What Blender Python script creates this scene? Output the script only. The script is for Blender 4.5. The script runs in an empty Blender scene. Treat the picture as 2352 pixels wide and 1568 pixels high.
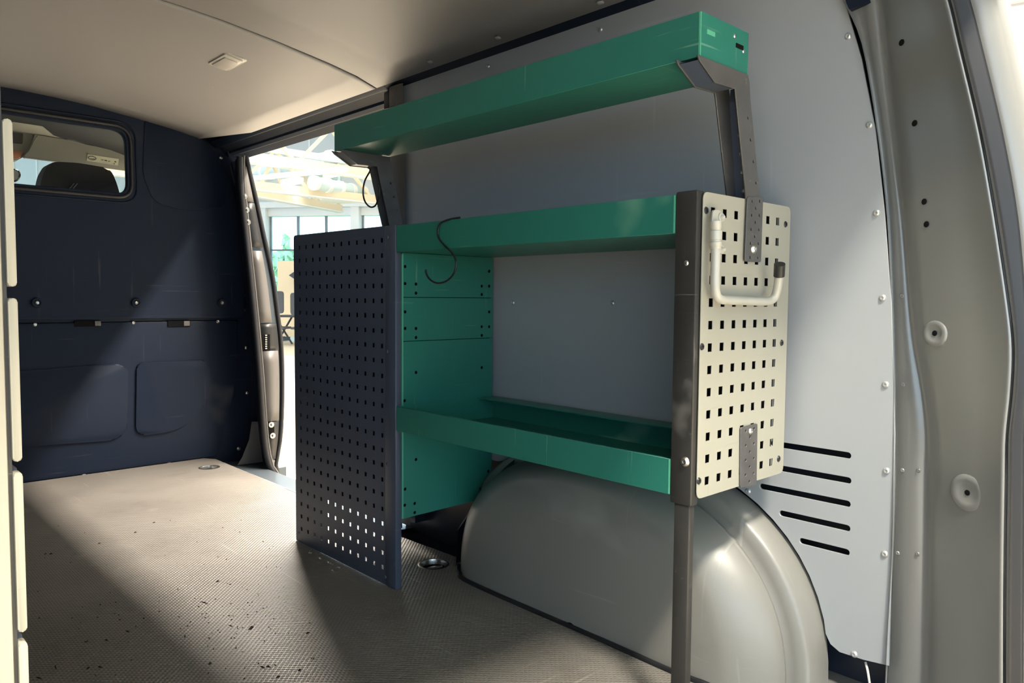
import bpy, bmesh, math, random
from mathutils import Vector, Matrix
random.seed(7)
scene = bpy.context.scene
COL = scene.collection

# ------------------------------------------------------------------ camera
# van axes: x = towards the sliding-door side, y = forwards, z = up, metres; z = 0 is the load floor
IMG_W, IMG_H, FPX = 2352.0, 1568.0, 1739.0
YAW, PITCH, ROLL = math.radians(43.21), math.radians(-3.334), math.radians(0.457)
CAM = Vector((0.0, 0.0, 0.70))
_F = Vector((math.sin(YAW)*math.cos(PITCH), math.cos(YAW)*math.cos(PITCH), math.sin(PITCH)))
_r = Vector((math.cos(YAW), -math.sin(YAW), 0.0)); _u = _r.cross(_F)
_R = math.cos(ROLL)*_r + math.sin(ROLL)*_u
_U = -math.sin(ROLL)*_r + math.cos(ROLL)*_u
cd = bpy.data.cameras.new('camera'); cam = bpy.data.objects.new('camera', cd); COL.objects.link(cam)
cam.matrix_world = Matrix(((_R.x, _U.x, -_F.x, CAM.x), (_R.y, _U.y, -_F.y, CAM.y), (_R.z, _U.z, -_F.z, CAM.z), (0, 0, 0, 1)))
cd.sensor_width = 36.0; cd.lens = FPX/IMG_W*36.0; cd.clip_start = 0.02; cd.clip_end = 300
scene.camera = cam

def at(u, v, x=None, y=None, z=None):
    """the point of a known plane (x=, y= or z=) that was measured at a place in the photograph"""
    d = _F + ((u-IMG_W/2)/FPX)*_R - ((v-IMG_H/2)/FPX)*_U
    if x is not None: t = (x-CAM.x)/d.x
    elif y is not None: t = (y-CAM.y)/d.y
    else: t = (z-CAM.z)/d.z
    return CAM + t*d

# ------------------------------------------------------------------ world, lights, exposure
w = bpy.data.worlds.new('world'); scene.world = w; w.use_nodes = True
bg = w.node_tree.nodes['Background']
bg.inputs[0].default_value = (0.50, 0.74, 1.0, 1); bg.inputs[1].default_value = 5.5
scene.view_settings.view_transform = 'Standard'; scene.view_settings.look = 'None'
scene.view_settings.exposure = 0.0; scene.view_settings.gamma = 1.0
scene.view_settings.use_curve_mapping = False

def area(name, loc, target, sx, sy, power, colour):
    l = bpy.data.lights.new(name, 'AREA'); l.shape = 'RECTANGLE'; l.size = sx; l.size_y = sy
    l.energy = power; l.color = colour
    o = bpy.data.objects.new(name, l); COL.objects.link(o); o.location = loc
    d = (Vector(target)-Vector(loc)).normalized()
    zax = -d; yax = Vector((0, 1, 0)); yax = (yax - yax.dot(zax)*zax).normalized(); xax = yax.cross(zax)
    o.matrix_world = Matrix(((xax.x, yax.x, zax.x, loc[0]), (xax.y, yax.y, zax.y, loc[1]), (xax.z, yax.z, zax.z, loc[2]), (0, 0, 0, 1)))
    return o
# the long run of strip lights over the aisle beside the van (shines in through the sliding door)
area('hall_strip_light', (4.6, 4.7, 6.35), (1.0, 4.7, 0.0), 0.5, 18.0, 8600, (1.0, 0.89, 0.77))
# the high-bay lamp over the place behind the van (shines in through the rear opening)
area('high_bay_light', (-0.85, -2.5, 6.35), (1.2, 0.8, 0.2), 0.8, 0.8, 1350, (1.0, 0.93, 0.80))
# added unseen light on the other side of the van, lifts the rear ambient
area('hall_strip_light', (-6.0, -1.0, 6.35), (-6.0, -1.0, 0.0), 0.6, 12.0, 350, (0.92, 0.96, 1.0))
# the strip lights farther down the hall, towards the glass wall
area('hall_strip_light', (9.0, 13.0, 6.35), (9.0, 13.0, 0.0), 0.6, 14.0, 300, (1.0, 0.95, 0.86))
area('hall_strip_light', (16.0, 9.0, 6.35), (16.0, 9.0, 0.0), 0.6, 14.0, 300, (1.0, 0.95, 0.86))

# ------------------------------------------------------------------ materials
def material(name, col, rough=0.5, metal=0.0, noise=0.0, nscale=8.0, bump=0.0, bscale=200.0, scratch=0.0, sscale=6.0, scol=None, spec=0.5, dirt=None, coords='Object'):
    m = bpy.data.materials.new(name); m.use_nodes = True
    nt = m.node_tree; N = nt.nodes; Lk = nt.links
    b = N['Principled BSDF']; b.inputs['Roughness'].default_value = rough; b.inputs['Metallic'].default_value = metal
    b.inputs['Specular IOR Level'].default_value = spec
    b.inputs['Base Color'].default_value = (*col, 1)
    tc = N.new('ShaderNodeTexCoord'); src = tc.outputs[coords]
    cur = None
    def mix(fac, c1, c2):
        mx = N.new('ShaderNodeMix'); mx.data_type = 'RGBA'
        if fac is not None: Lk.new(fac, mx.inputs['Factor'])
        for s, c in ((mx.inputs['A'], c1), (mx.inputs['B'], c2)):
            if isinstance(c, tuple): s.default_value = (*c, 1)
            else: Lk.new(c, s)
        return mx.outputs['Result']
    if noise > 0:
        nz = N.new('ShaderNodeTexNoise'); nz.inputs['Scale'].default_value = nscale; nz.inputs['Detail'].default_value = 5
        Lk.new(src, nz.inputs['Vector'])
        cur = mix(nz.outputs['Fac'], tuple(c*(1-noise) for c in col), tuple(min(1, c*(1+noise)) for c in col))
        rr = N.new('ShaderNodeMapRange'); rr.inputs['To Min'].default_value = max(0.02, rough-0.10*noise*4); rr.inputs['To Max'].default_value = min(1, rough+0.10*noise*4)
        Lk.new(nz.outputs['Fac'], rr.inputs['Value']); Lk.new(rr.outputs['Result'], b.inputs['Roughness'])
    if scratch > 0:
        total = None
        for k, (rot, sc) in enumerate((((0.3, 0.9, 0.35), (1, 1, 26)), ((1.1, 0.25, 1.2), (24, 1, 1)), ((0.7, 1.7, 2.2), (1, 28, 1)))):
            mp = N.new('ShaderNodeMapping'); mp.inputs['Rotation'].default_value = rot; mp.inputs['Scale'].default_value = sc
            mp.inputs['Location'].default_value = (3.1*k, 1.7*k, 0.9*k)
            Lk.new(src, mp.inputs['Vector'])
            nz = N.new('ShaderNodeTexNoise'); nz.inputs['Scale'].default_value = sscale; nz.inputs['Detail'].default_value = 3
            Lk.new(mp.outputs['Vector'], nz.inputs['Vector'])
            rmp = N.new('ShaderNodeMapRange'); rmp.inputs['From Min'].default_value = 0.685; rmp.inputs['From Max'].default_value = 0.76
            Lk.new(nz.outputs['Fac'], rmp.inputs['Value'])
            if total is None: total = rmp.outputs['Result']
            else:
                ma = N.new('ShaderNodeMath'); ma.operation = 'MAXIMUM'; Lk.new(total, ma.inputs[0]); Lk.new(rmp.outputs['Result'], ma.inputs[1]); total = ma.outputs[0]
        mm = N.new('ShaderNodeMath'); mm.operation = 'MULTIPLY'; mm.inputs[1].default_value = scratch; Lk.new(total, mm.inputs[0])
        cur = mix(mm.outputs[0], cur if cur is not None else col, scol or tuple(min(1, c*2+0.12) for c in col))
    if dirt:
        nz = N.new('ShaderNodeTexNoise'); nz.inputs['Scale'].default_value = dirt[1]; nz.inputs['Detail'].default_value = 8; nz.inputs['Roughness'].default_value = 0.7
        Lk.new(src, nz.inputs['Vector'])
        rmp = N.new('ShaderNodeMapRange'); rmp.inputs['From Min'].default_value = dirt[2]; rmp.inputs['From Max'].default_value = dirt[3]; rmp.inputs['To Max'].default_value = dirt[4]
        Lk.new(nz.outputs['Fac'], rmp.inputs['Value'])
        cur = mix(rmp.outputs['Result'], cur if cur is not None else col, dirt[0])
    if cur is not None: Lk.new(cur, b.inputs['Base Color'])
    if bump > 0:
        nz = N.new('ShaderNodeTexNoise'); nz.inputs['Scale'].default_value = bscale; nz.inputs['Detail'].default_value = 2
        Lk.new(src, nz.inputs['Vector'])
        bp = N.new('ShaderNodeBump'); bp.inputs['Strength'].default_value = bump; bp.inputs['Distance'].default_value = 0.002
        Lk.new(nz.outputs['Fac'], bp.inputs['Height']); Lk.new(bp.outputs['Normal'], b.inputs['Normal'])
    return m

M = {}
M['green'] = material('green_paint', (0.024, 0.175, 0.128), 0.38, noise=0.10, nscale=5, scratch=0.42, sscale=5.0, scol=(0.22, 0.42, 0.30))
M['greenedge'] = material('green_worn_edge', (0.10, 0.42, 0.26), 0.4)
M['beige'] = material('beige_paint', (0.37, 0.353, 0.285), 0.42, noise=0.04, nscale=4, scratch=0.45, sscale=4.5, scol=(0.30, 0.27, 0.2))
M['dark'] = material('anthracite_paint', (0.066, 0.080, 0.113), 0.40, noise=0.12, nscale=6, scratch=0.35, sscale=5, scol=(0.16, 0.16, 0.17))  # lightened and blued: blue lens haze is put into the paint colour
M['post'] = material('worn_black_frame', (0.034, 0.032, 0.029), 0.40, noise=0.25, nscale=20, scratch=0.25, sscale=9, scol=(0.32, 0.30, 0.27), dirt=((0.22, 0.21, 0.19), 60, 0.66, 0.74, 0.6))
M['strap'] = material('grey_steel_strap', (0.115, 0.11, 0.105), 0.42, 0.3, noise=0.3, nscale=30, dirt=((0.35, 0.34, 0.31), 40, 0.62, 0.75, 0.6))
M['bulk'] = material('bulkhead_plastic', (0.010, 0.0160, 0.031), 0.45, noise=0.10, nscale=3, bump=0.10, bscale=420, scratch=0.30, sscale=3.2, scol=(0.10, 0.10, 0.10), spec=0.14)  # dark grey plastic; the navy tint stands in for blue lens haze
M['rubber'] = material('black_rubber', (0.012, 0.012, 0.014), 0.45)
M['wall'] = material('grey_wall_board', (0.35, 0.365, 0.375), 0.42, noise=0.03, nscale=3, scratch=0.16, sscale=2.2, scol=(0.58, 0.58, 0.57), dirt=((0.25, 0.24, 0.22), 30, 0.70, 0.78, 0.35))
M['ceil'] = material('ceiling_liner', (0.315, 0.307, 0.306), 0.48, noise=0.03, nscale=2.5, bump=0.04, bscale=300)
M['arch'] = material('wheel_arch_plastic', (0.20, 0.193, 0.172), 0.42, noise=0.06, nscale=5, bump=0.04, bscale=300, scratch=0.25, sscale=3, scol=(0.42, 0.41, 0.38), spec=0.8)
M['bodyp'] = material('dark_grey_body_paint', (0.22, 0.219, 0.208), 0.30, 0.25, noise=0.05, nscale=4, dirt=((0.50, 0.49, 0.46), 75, 0.735, 0.76, 0.8))
M['bodyd'] = material('dark_body_paint', (0.016, 0.021, 0.033), 0.38, 0.0, noise=0.10, nscale=5)
M['bodyb'] = material('satin_blue_grey_paint', (0.10, 0.12, 0.14), 0.32, 0.3)
M['stripb'] = material('pale_blue_grey_paint', (0.22, 0.30, 0.36), 0.35)
M['jamb'] = material('jamb_plastic', (0.115, 0.107, 0.10), 0.45, noise=0.05, nscale=8)
M['steel'] = material('zinc_steel', (0.62, 0.60, 0.56), 0.30, 1.0, noise=0.1, nscale=60)
M['rivet'] = material('painted_rivet', (0.55, 0.55, 0.54), 0.32, 0.6)
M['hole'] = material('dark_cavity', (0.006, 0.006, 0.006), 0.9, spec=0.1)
M['tube'] = material('silver_painted_tube', (0.50, 0.485, 0.42), 0.36, 0.1, noise=0.06, nscale=25)
M['black'] = material('black_plastic', (0.018, 0.018, 0.018), 0.4)
M['wire'] = material('black_wire', (0.012, 0.012, 0.013), 0.35)
M['headl'] = material('light_headliner', (0.50, 0.49, 0.45), 0.8)
M['visor'] = material('visor_vinyl', (0.33, 0.325, 0.30), 0.7)
M['seat'] = material('dark_seat_fabric', (0.022, 0.023, 0.030), 0.75, bump=0.2, bscale=500)
M['paper'] = material('label_paper', (0.75, 0.74, 0.60), 0.6)
M['ink'] = material('label_ink', (0.06, 0.06, 0.06), 0.6)
M['orange'] = material('orange_lens', (0.55, 0.22, 0.12), 0.4)
M['concrete'] = material('hall_floor', (0.55, 0.50, 0.40), 0.45, noise=0.12, nscale=0.7, dirt=((0.50, 0.42, 0.3), 0.9, 0.55, 0.75, 0.4))
M['hwhite'] = material('hall_white', (0.85, 0.87, 0.87), 0.6)
M['hgrey'] = material('hall_cladding', (0.66, 0.69, 0.70), 0.7)
M['hbeam'] = material('cream_beam', (0.80, 0.68, 0.50), 0.6)
M['hsteel'] = material('pale_steel', (0.62, 0.76, 0.80), 0.5)
M['mull'] = material('dark_mullion', (0.20, 0.25, 0.28), 0.5)
M['board'] = material('beige_board', (0.72, 0.60, 0.42), 0.7)
M['hdark'] = material('dark_furniture', (0.05, 0.055, 0.065), 0.6)
M['stripe'] = material('floor_stripe', (0.45, 0.45, 0.43), 0.6)
M['leaf'] = material('leaf_green', (0.42, 0.60, 0.36), 0.7, noise=0.3, nscale=3)
M['grass'] = material('grass_green', (0.25, 0.45, 0.16), 0.9, noise=0.2, nscale=1)
M['debris'] = material('dead_leaf_crumbs', (0.022, 0.014, 0.010), 0.8)
M['pink'] = material('pale_wall_paint', (0.40, 0.392, 0.42), 0.6)
M['lens'] = material('lamp_lens', (0.62, 0.60, 0.56), 0.25)
M['alum'] = material('lamp_frame_plastic', (0.50, 0.48, 0.45), 0.35)

def emit(name, col, s):
    m = bpy.data.materials.new(name); m.use_nodes = True
    b = m.node_tree.nodes['Principled BSDF']
    b.inputs['Emission Color'].default_value = (*col, 1); b.inputs['Emission Strength'].default_value = s; b.inputs['Base Color'].default_value = (*col, 1)
    return m
M['lamp'] = emit('lit_tube_diffuser', (1, 0.97, 0.9), 6.0)

def glass(name, tint=(1, 1, 1), refl=0.10):
    m = bpy.data.materials.new(name); m.use_nodes = True; nt = m.node_tree; nt.nodes.clear()
    o = nt.nodes.new('ShaderNodeOutputMaterial'); t = nt.nodes.new('ShaderNodeBsdfTransparent'); g = nt.nodes.new('ShaderNodeBsdfGlossy')
    f = nt.nodes.new('ShaderNodeFresnel'); f.inputs['IOR'].default_value = 1.35
    mx = nt.nodes.new('ShaderNodeMixShader'); t.inputs[0].default_value = (*tint, 1); g.inputs['Roughness'].default_value = 0.02
    nt.links.new(f.outputs[0], mx.inputs[0]); nt.links.new(t.outputs[0], mx.inputs[1]); nt.links.new(g.outputs[0], mx.inputs[2]); nt.links.new(mx.outputs[0], o.inputs[0])
    return m
M['glass'] = glass('clear_glass', (0.93, 0.96, 0.94))

# load floor: phenolic board with a fine anti-slip mesh
def floor_material():
    m = material('anti_slip_floor', (0.176, 0.162, 0.143), 0.42, noise=0.22, nscale=4.5, scratch=0.60, sscale=3.4, scol=(0.34, 0.31, 0.27), dirt=((0.07, 0.055, 0.04), 7, 0.55, 0.8, 0.5))
    nt = m.node_tree; N = nt.nodes; Lk = nt.links
    tc = N.new('ShaderNodeTexCoord'); mp = N.new('ShaderNodeMapping'); mp.inputs['Rotation'].default_value = (0, 0, math.radians(45))
    Lk.new(tc.outputs['Object'], mp.inputs['Vector'])
    wv = []
    for d in ('X', 'Y'):
        t = N.new('ShaderNodeTexWave'); t.bands_direction = d; t.inputs['Scale'].default_value = 38; t.inputs['Distortion'].default_value = 0
        Lk.new(mp.outputs['Vector'], t.inputs['Vector']); wv.append(t.outputs['Fac'])
    mu = N.new('ShaderNodeMath'); mu.operation = 'MULTIPLY'; Lk.new(wv[0], mu.inputs[0]); Lk.new(wv[1], mu.inputs[1])
    bp = N.new('ShaderNodeBump'); bp.inputs['Strength'].default_value = 0.65; bp.inputs['Distance'].default_value = 0.0016
    Lk.new(mu.outputs[0], bp.inputs['Height']); Lk.new(bp.outputs['Normal'], N['Principled BSDF'].inputs['Normal'])
    return m
M['floor'] = floor_material()

# ------------------------------------------------------------------ builders
def tag(o, label=None, cat=None, group=None, kind=None):
    if label: o['label'] = label
    if cat: o['category'] = cat
    if group: o['group'] = group
    if kind: o['kind'] = kind
    return o
def adopt(o, parent):
    if parent is not None:
        o.parent = parent
        o.matrix_parent_inverse = Matrix.Translation(-Vector(parent.get('_origin', (0, 0, 0))))
    return o
def root(name, loc, label=None, cat=None, group=None, kind=None):
    o = bpy.data.objects.new(name, None); COL.objects.link(o); o.location = loc; o.empty_display_size = 0.05
    o['_origin'] = tuple(loc)
    return tag(o, label, cat, group, kind)
def link(name, me, mat, parent=None, loc=None):
    o = bpy.data.objects.new(name, me); COL.objects.link(o)
    if mat is not None and not me.materials: me.materials.append(M[mat])
    if loc is not None: o.location = loc
    return adopt(o, parent)
def from_bm(name, bm, mat, parent=None, smooth=False, angle=None):
    bmesh.ops.recalc_face_normals(bm, faces=bm.faces[:])
    me = bpy.data.meshes.new(name); bm.to_mesh(me); bm.free()
    if smooth:
        me.polygons.foreach_set('use_smooth', [True]*len(me.polygons))
        if angle: me.set_sharp_from_angle(angle=math.radians(angle))
    return link(name, me, mat, parent)
def mesh(name, vs, fs, mat, parent=None, smooth=False, angle=None):
    bm = bmesh.new(); V = [bm.verts.new(v) for v in vs]
    for f in fs:
        try: bm.faces.new([V[i] for i in f])
        except ValueError: pass
    return from_bm(name, bm, mat, parent, smooth, angle)
def add_box(bm, lo, hi, mtx=None):
    vs = [Vector((x, y, z)) for x in (lo[0], hi[0]) for y in (lo[1], hi[1]) for z in (lo[2], hi[2])]
    if mtx: vs = [mtx @ v for v in vs]
    V = [bm.verts.new(v) for v in vs]
    for f in ((0, 1, 3, 2), (4, 6, 7, 5), (0, 4, 5, 1), (2, 3, 7, 6), (0, 2, 6, 4), (1, 5, 7, 3)): bm.faces.new([V[i] for i in f])
def box(name, lo, hi, mat, parent=None, bevel=0.0, seg=2, mtx=None):
    bm = bmesh.new(); add_box(bm, lo, hi, mtx)
    if bevel: bmesh.ops.bevel(bm, geom=bm.edges[:], offset=bevel, segments=seg, affect='EDGES', profile=0.5)
    return from_bm(name, bm, mat, parent, bool(bevel), 40 if bevel else None)
def rounded(pts, r, seg=5):
    """round the corners of a closed 2-D polygon"""
    out = []; n = len(pts)
    rr = r if isinstance(r, (list, tuple)) else [r]*n
    for i in range(n):
        p0, p, p1 = Vector(pts[i-1]), Vector(pts[i]), Vector(pts[(i+1) % n])
        a, b = (p0-p), (p1-p); q = min(rr[i], a.length*0.49, b.length*0.49)
        if q < 1e-5: out.append(tuple(p)); continue
        A, B = p+a.normalized()*q, p+b.normalized()*q
        for k in range(seg+1):
            t = k/seg; out.append(tuple((1-t)**2*A + 2*t*(1-t)*p + t*t*B))
    return out
def circle(c, r, n=10): return [(c[0]+r*math.cos(2*math.pi*k/n), c[1]+r*math.sin(2*math.pi*k/n)) for k in range(n)]
def rect(c, w_, h_): return [(c[0]-w_/2, c[1]-h_/2), (c[0]+w_/2, c[1]-h_/2), (c[0]+w_/2, c[1]+h_/2), (c[0]-w_/2, c[1]+h_/2)]
def slot(a, b, r, n=6):
    a, b = Vector(a), Vector(b); d = (b-a).normalized(); ang = math.atan2(d.y, d.x); o = []
    for k in range(n+1): t = ang-math.pi/2+math.pi*k/n; o.append((b.x+r*math.cos(t), b.y+r*math.sin(t)))
    for k in range(n+1): t = ang+math.pi/2+math.pi*k/n; o.append((a.x+r*math.cos(t), a.y+r*math.sin(t)))
    return o
def plate(name, outline, holes, fn, thick, mat, parent=None, bevel=0.0):
    """a flat sheet with real holes; fn maps (p, q, depth) to the place, depth runs from 0 to thick"""
    cu = bpy.data.curves.new(name, 'CURVE'); cu.dimensions = '2D'; cu.fill_mode = 'BOTH'; cu.extrude = 0.5
    if bevel: cu.bevel_depth = bevel; cu.bevel_resolution = 1
    for pts in [outline]+list(holes):
        s = cu.splines.new('POLY'); s.points.add(len(pts)-1); s.use_cyclic_u = True
        for q, p in zip(s.points, pts): q.co = (p[0], p[1], 0, 1)
    o = bpy.data.objects.new(name, cu); COL.objects.link(o)
    me = bpy.data.meshes.new_from_object(o.evaluated_get(bpy.context.evaluated_depsgraph_get()))
    bpy.data.objects.remove(o); bpy.data.curves.remove(cu)
    for vt in me.vertices:
        d = vt.co.z; e = 0.5+bevel
        t = max(0.0, min(1.0, (d+e)/(2*e)))
        vt.co = fn(vt.co.x, vt.co.y, t*thick)
    bm = bmesh.new(); bm.from_mesh(me); bpy.data.meshes.remove(me)
    bmesh.ops.remove_doubles(bm, verts=bm.verts[:], dist=1e-6)
    return from_bm(name, bm, mat, parent)
def slab(name, outline, fn, thick, mat, parent=None, bevel=0.0, seg=2):
    """a solid slab with bevelled front rim; depth 0 is the front"""
    bm = bmesh.new()
    A = [bm.verts.new(fn(p[0], p[1], 0.0)) for p in outline]; B = [bm.verts.new(fn(p[0], p[1], thick)) for p in outline]
    f0 = bm.faces.new(A); bm.faces.new(B[::-1]); n = len(A)
    for i in range(n): bm.faces.new((A[i], B[i], B[(i+1) % n], A[(i+1) % n]))
    if bevel: bmesh.ops.bevel(bm, geom=list(f0.edges), offset=bevel, segments=seg, affect='EDGES', profile=0.5)
    return from_bm(name, bm, mat, parent, bool(bevel), 35 if bevel else None)
def loft(name, rows, mat, parent=None, smooth=True, angle=None, close=False, caps=False):
    vs = [p for r in rows for p in r]; n = len(rows[0]); fs = []
    for i in range(len(rows)-1):
        for j in range(n if close else n-1):
            k = (j+1) % n; fs.append((i*n+j, i*n+k, (i+1)*n+k, (i+1)*n+j))
    if caps: fs.append(tuple(range(n))); fs.append(tuple((len(rows)-1)*n+j for j in range(n)))
    return mesh(name, vs, fs, mat, parent, smooth, angle)
def smooth_path(pts, n=6, closed=False):
    P = [Vector(p) for p in pts]; out = []; m = len(P)
    for i in range(m if closed else m-1):
        g = (lambda k: P[k % m]) if closed else (lambda k: P[max(0, min(m-1, k))])
        a, b, c, d = g(i-1), g(i), g(i+1), g(i+2)
        for k in range(n):
            t = k/n; out.append(0.5*((2*b)+(c-a)*t+(2*a-5*b+4*c-d)*t*t+(3*b-a-3*c+d)*t**3))
    if not closed: out.append(P[-1])
    return out
def tube(name, pts, r, mat, parent=None, seg=8, closed=False, caps=True):
    P = [Vector(p) for p in pts]; rows = []; n = len(P); prev = None
    for i, p in enumerate(P):
        a = P[(i-1) % n] if (closed or i) else p; b = P[(i+1) % n] if (closed or i < n-1) else p
        t = (b-a).normalized()
        if prev is None:
            ref = Vector((0, 0, 1)) if abs(t.z) < 0.9 else Vector((1, 0, 0)); nx = t.cross(ref).normalized()
        else: nx = (prev-prev.dot(t)*t).normalized()
        prev = nx; ny = t.cross(nx); q = r[i] if isinstance(r, (list, tuple)) else r
        rows.append([p+q*(math.cos(2*math.pi*k/seg)*nx+math.sin(2*math.pi*k/seg)*ny) for k in range(seg)])
    if closed: rows.append(rows[0])
    return loft(name, rows, mat, parent, True, 60, True, caps and not closed)
def lathe_mesh(name, prof, seg=12):
    """profile of (radius, height) about +z"""
    bm = bmesh.new(); rings = []
    for r_, h_ in prof:
        if r_ < 1e-6: rings.append([bm.verts.new((0, 0, h_))])
        else: rings.append([bm.verts.new((r_*math.cos(2*math.pi*k/seg), r_*math.sin(2*math.pi*k/seg), h_)) for k in range(seg)])
    for a, b in zip(rings, rings[1:]):
        for k in range(seg):
            j = (k+1) % seg; f = [a[k % len(a)], a[j % len(a)], b[j % len(b)], b[k % len(b)]]
            f = list(dict.fromkeys(f))
            if len(f) > 2: bm.faces.new(f)
    bmesh.ops.recalc_face_normals(bm, faces=bm.faces[:])
    me = bpy.data.meshes.new(name); bm.to_mesh(me); bm.free()
    me.polygons.foreach_set('use_smooth', [True]*len(me.polygons)); me.set_sharp_from_angle(angle=math.radians(40))
    return me
RIV = {}
def rivet(p, nrm, r=0.006, mat='rivet', parent=None, kind='dome', name='rivet'):
    key = (kind, mat)
    if key not in RIV:
        prof = {'dome': [(0.0, 0.34), (0.22, 0.34), (0.27, 0.46), (0.55, 0.50), (0.85, 0.30), (1.0, 0.0)],
                'button': [(0.0, 0.5), (0.5, 0.44), (0.85, 0.25), (1.0, 0.0)],
                'screw': [(0.0, 0.10), (0.30, 0.10), (0.36, 0.34), (0.80, 0.30), (1.0, 0.0)],
                'washer': [(0.0, 1.3), (0.35, 1.25), (0.55, 1.0), (0.6, 0.4), (0.62, 0.35), (1.2, 0.32), (1.25, 0.0)],
                'cup': [(0.0, 0.06), (0.62, 0.06), (0.75, 0.28), (1.0, 0.28), (1.15, 0.0)],
                'hole': [(0.0, 0.03), (0.9, 0.03), (1.0, 0.0)]}[kind]
        RIV[key] = lathe_mesh(name, prof); RIV[key].materials.append(M[mat])
    o = bpy.data.objects.new(name, RIV[key]); COL.objects.link(o)
    q = Vector((0, 0, 1)).rotation_difference(Vector(nrm).normalized())
    mw = Matrix.Translation(p) @ q.to_matrix().to_4x4() @ Matrix.Diagonal((r, r, r, 1))
    o.matrix_basis = mw
    return adopt(o, parent)
XP = (-1, 0, 0); YM = (0, -1, 0)
# ================================================================== THE VAN: structure
XF = 1.015          # aisle-side plane of the rack
YB = 3.25           # bulkhead
def XW(z): return 1.345-0.015*z          # the lining of the side wall leans in a little

# floor board, with the wheel arch cut out
arch_cut = [(1.172, 0.74), (1.172, 1.40), (1.20, 1.475), (1.27, 1.50)]
out = [(-0.33, 0.12), (1.33, 0.12), (1.33, 0.59), (1.30, 0.60), (1.285, 0.66), (1.225, 0.70)]+arch_cut+[(1.255, 1.80), (1.258, 2.42), (1.268, 2.72), (1.272, 3.20), (1.24, YB), (-0.33, YB)]
HOLES_FLOOR = [(1.188, 1.558), (1.19, 3.06)]
fl = plate('floor', out, [circle(c, 0.034, 24) for c in HOLES_FLOOR], lambda p, q, d: Vector((p, q, -0.014+d)), 0.014, 'floor')
tag(fl, kind='structure')
sub = box('floor_pan', (-0.42, 0.06, -0.13), (1.42, 3.40, -0.045), 'bodyd'); tag(sub, kind='structure')
sill = root('door_sill', (1.33, 2.6, -0.05), kind='structure')
loft('step_tread', [[Vector((x, y, z)) for x, z in ((1.25, -0.014), (1.29, -0.016), (1.30, -0.03), (1.43, -0.040), (1.47, -0.06), (1.475, -0.20))] for y in (1.95, 2.5, 3.29)], 'bodyb', sill, True, 30)
box('sill_corner', (1.25, 3.05, -0.26), (1.52, 3.29, -0.045), 'bodyb', sill)
box('sill_bead', (1.315, 2.05, -0.034), (1.320, 3.06, -0.028), 'alum', sill)
# ---- outer shell
shell = root('roof', (0.5, 1.8, 1.46), kind='structure')
prof = [(-0.80, 1.35), (-0.73, 1.385), (-0.64, 1.41), (-0.32, 1.45), (0, 1.465), (0.32, 1.45), (0.64, 1.41), (0.73, 1.385), (0.80, 1.35), (0.90, 1.28), (0.90, 1.32), (0.80, 1.42), (0.5, 1.48), (0, 1.50), (-0.5, 1.48), (-0.80, 1.42), (-0.90, 1.32), (-0.90, 1.28)]
loft('roof_skin', [[Vector((0.5+d, y, z)) for d, z in prof] for y in (0.225, 1.2, 2.2, 3.24, 4.35)], 'bodyd', shell, True, 40, True, True)
box('rear_header', (-0.30, 0.23, 1.335), (1.27, 0.30, 1.42), 'bodyd', shell, 0.012)
wl = root('wall_left', (-0.38, 1.8, 0), kind='structure')
box('outer_skin', (-0.44, 0.12, -0.30), (-0.385, 4.9, 1.36), 'bodyd', wl)
box('lining_board', (-0.372, 0.45, 0.02), (-0.36, 3.23, 1.33), 'bulk', wl)

# ---- ceiling liner: two panels meeting over the C-pillar
ceil = root('ceiling', (0.5, 1.8, 1.43), kind='structure')
cp = [(0.0, 1.436), (0.10, 1.434), (0.22, 1.428), (0.32, 1.420), (0.48, 1.400), (0.64, 1.375), (0.73, 1.357), (0.80, 1.335)]
cps = [(-d, z) for d, z in cp[:0:-1]]+cp
def ceil_z(x):
    d = abs(x-0.5)
    for (a, za), (b, zb) in zip(cp, cp[1:]):
        if d <= b: return za+(zb-za)*(d-a)/(b-a)
    return cp[-1][1]
def ceil_rows(ys, dz, cut=None):
    rows = []
    for y in ys:
        lim = cut(y) if cut else 0.80
        rows.append([Vector((0.5+max(-lim, min(lim, d)), y, ceil_z(0.5+max(-lim, min(lim, d)))+dz)) for d, z in cps])
    return rows
pr = loft('ceiling_panel', ceil_rows((0.29, 0.8, 1.3, 1.8, 1.992), 0.0), 'ceil', ceil)
pr.modifiers.new('t', 'SOLIDIFY').thickness = 0.004
cutf = lambda y: 0.80 if y < 2.87 else 0.80-0.065*(y-2.87)/0.38
pf = loft('ceiling_panel', ceil_rows((1.998, 2.02, 2.05, 2.4, 2.87, 3.0, 3.12, 3.262), -0.001, cutf), 'ceil', ceil)
pf.modifiers.new('t', 'SOLIDIFY').thickness = 0.004
tube('seam_bead', [(0.5+d, 1.995, z-0.0005) for d, z in cps], 0.0022, 'rubber', ceil, 5)
for (u, v, big) in [(1145, 86, 1), (990, 141, 1), (1380, 5, 1), (33, 92, 0), (293, 146, 0), (490, 198, 0), (730, 236, 0), (650, 263, 0), (600, 285, 0)]:
    p = at(u, v, z=1.40)
    for _ in range(6): p = at(u, v, z=ceil_z(min(1.29, p.x))-0.002)
    rivet(p, (0.1, 0, -1), 0.011 if big else 0.006, 'ceil' if big else 'rivet', ceil, 'button')

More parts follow.
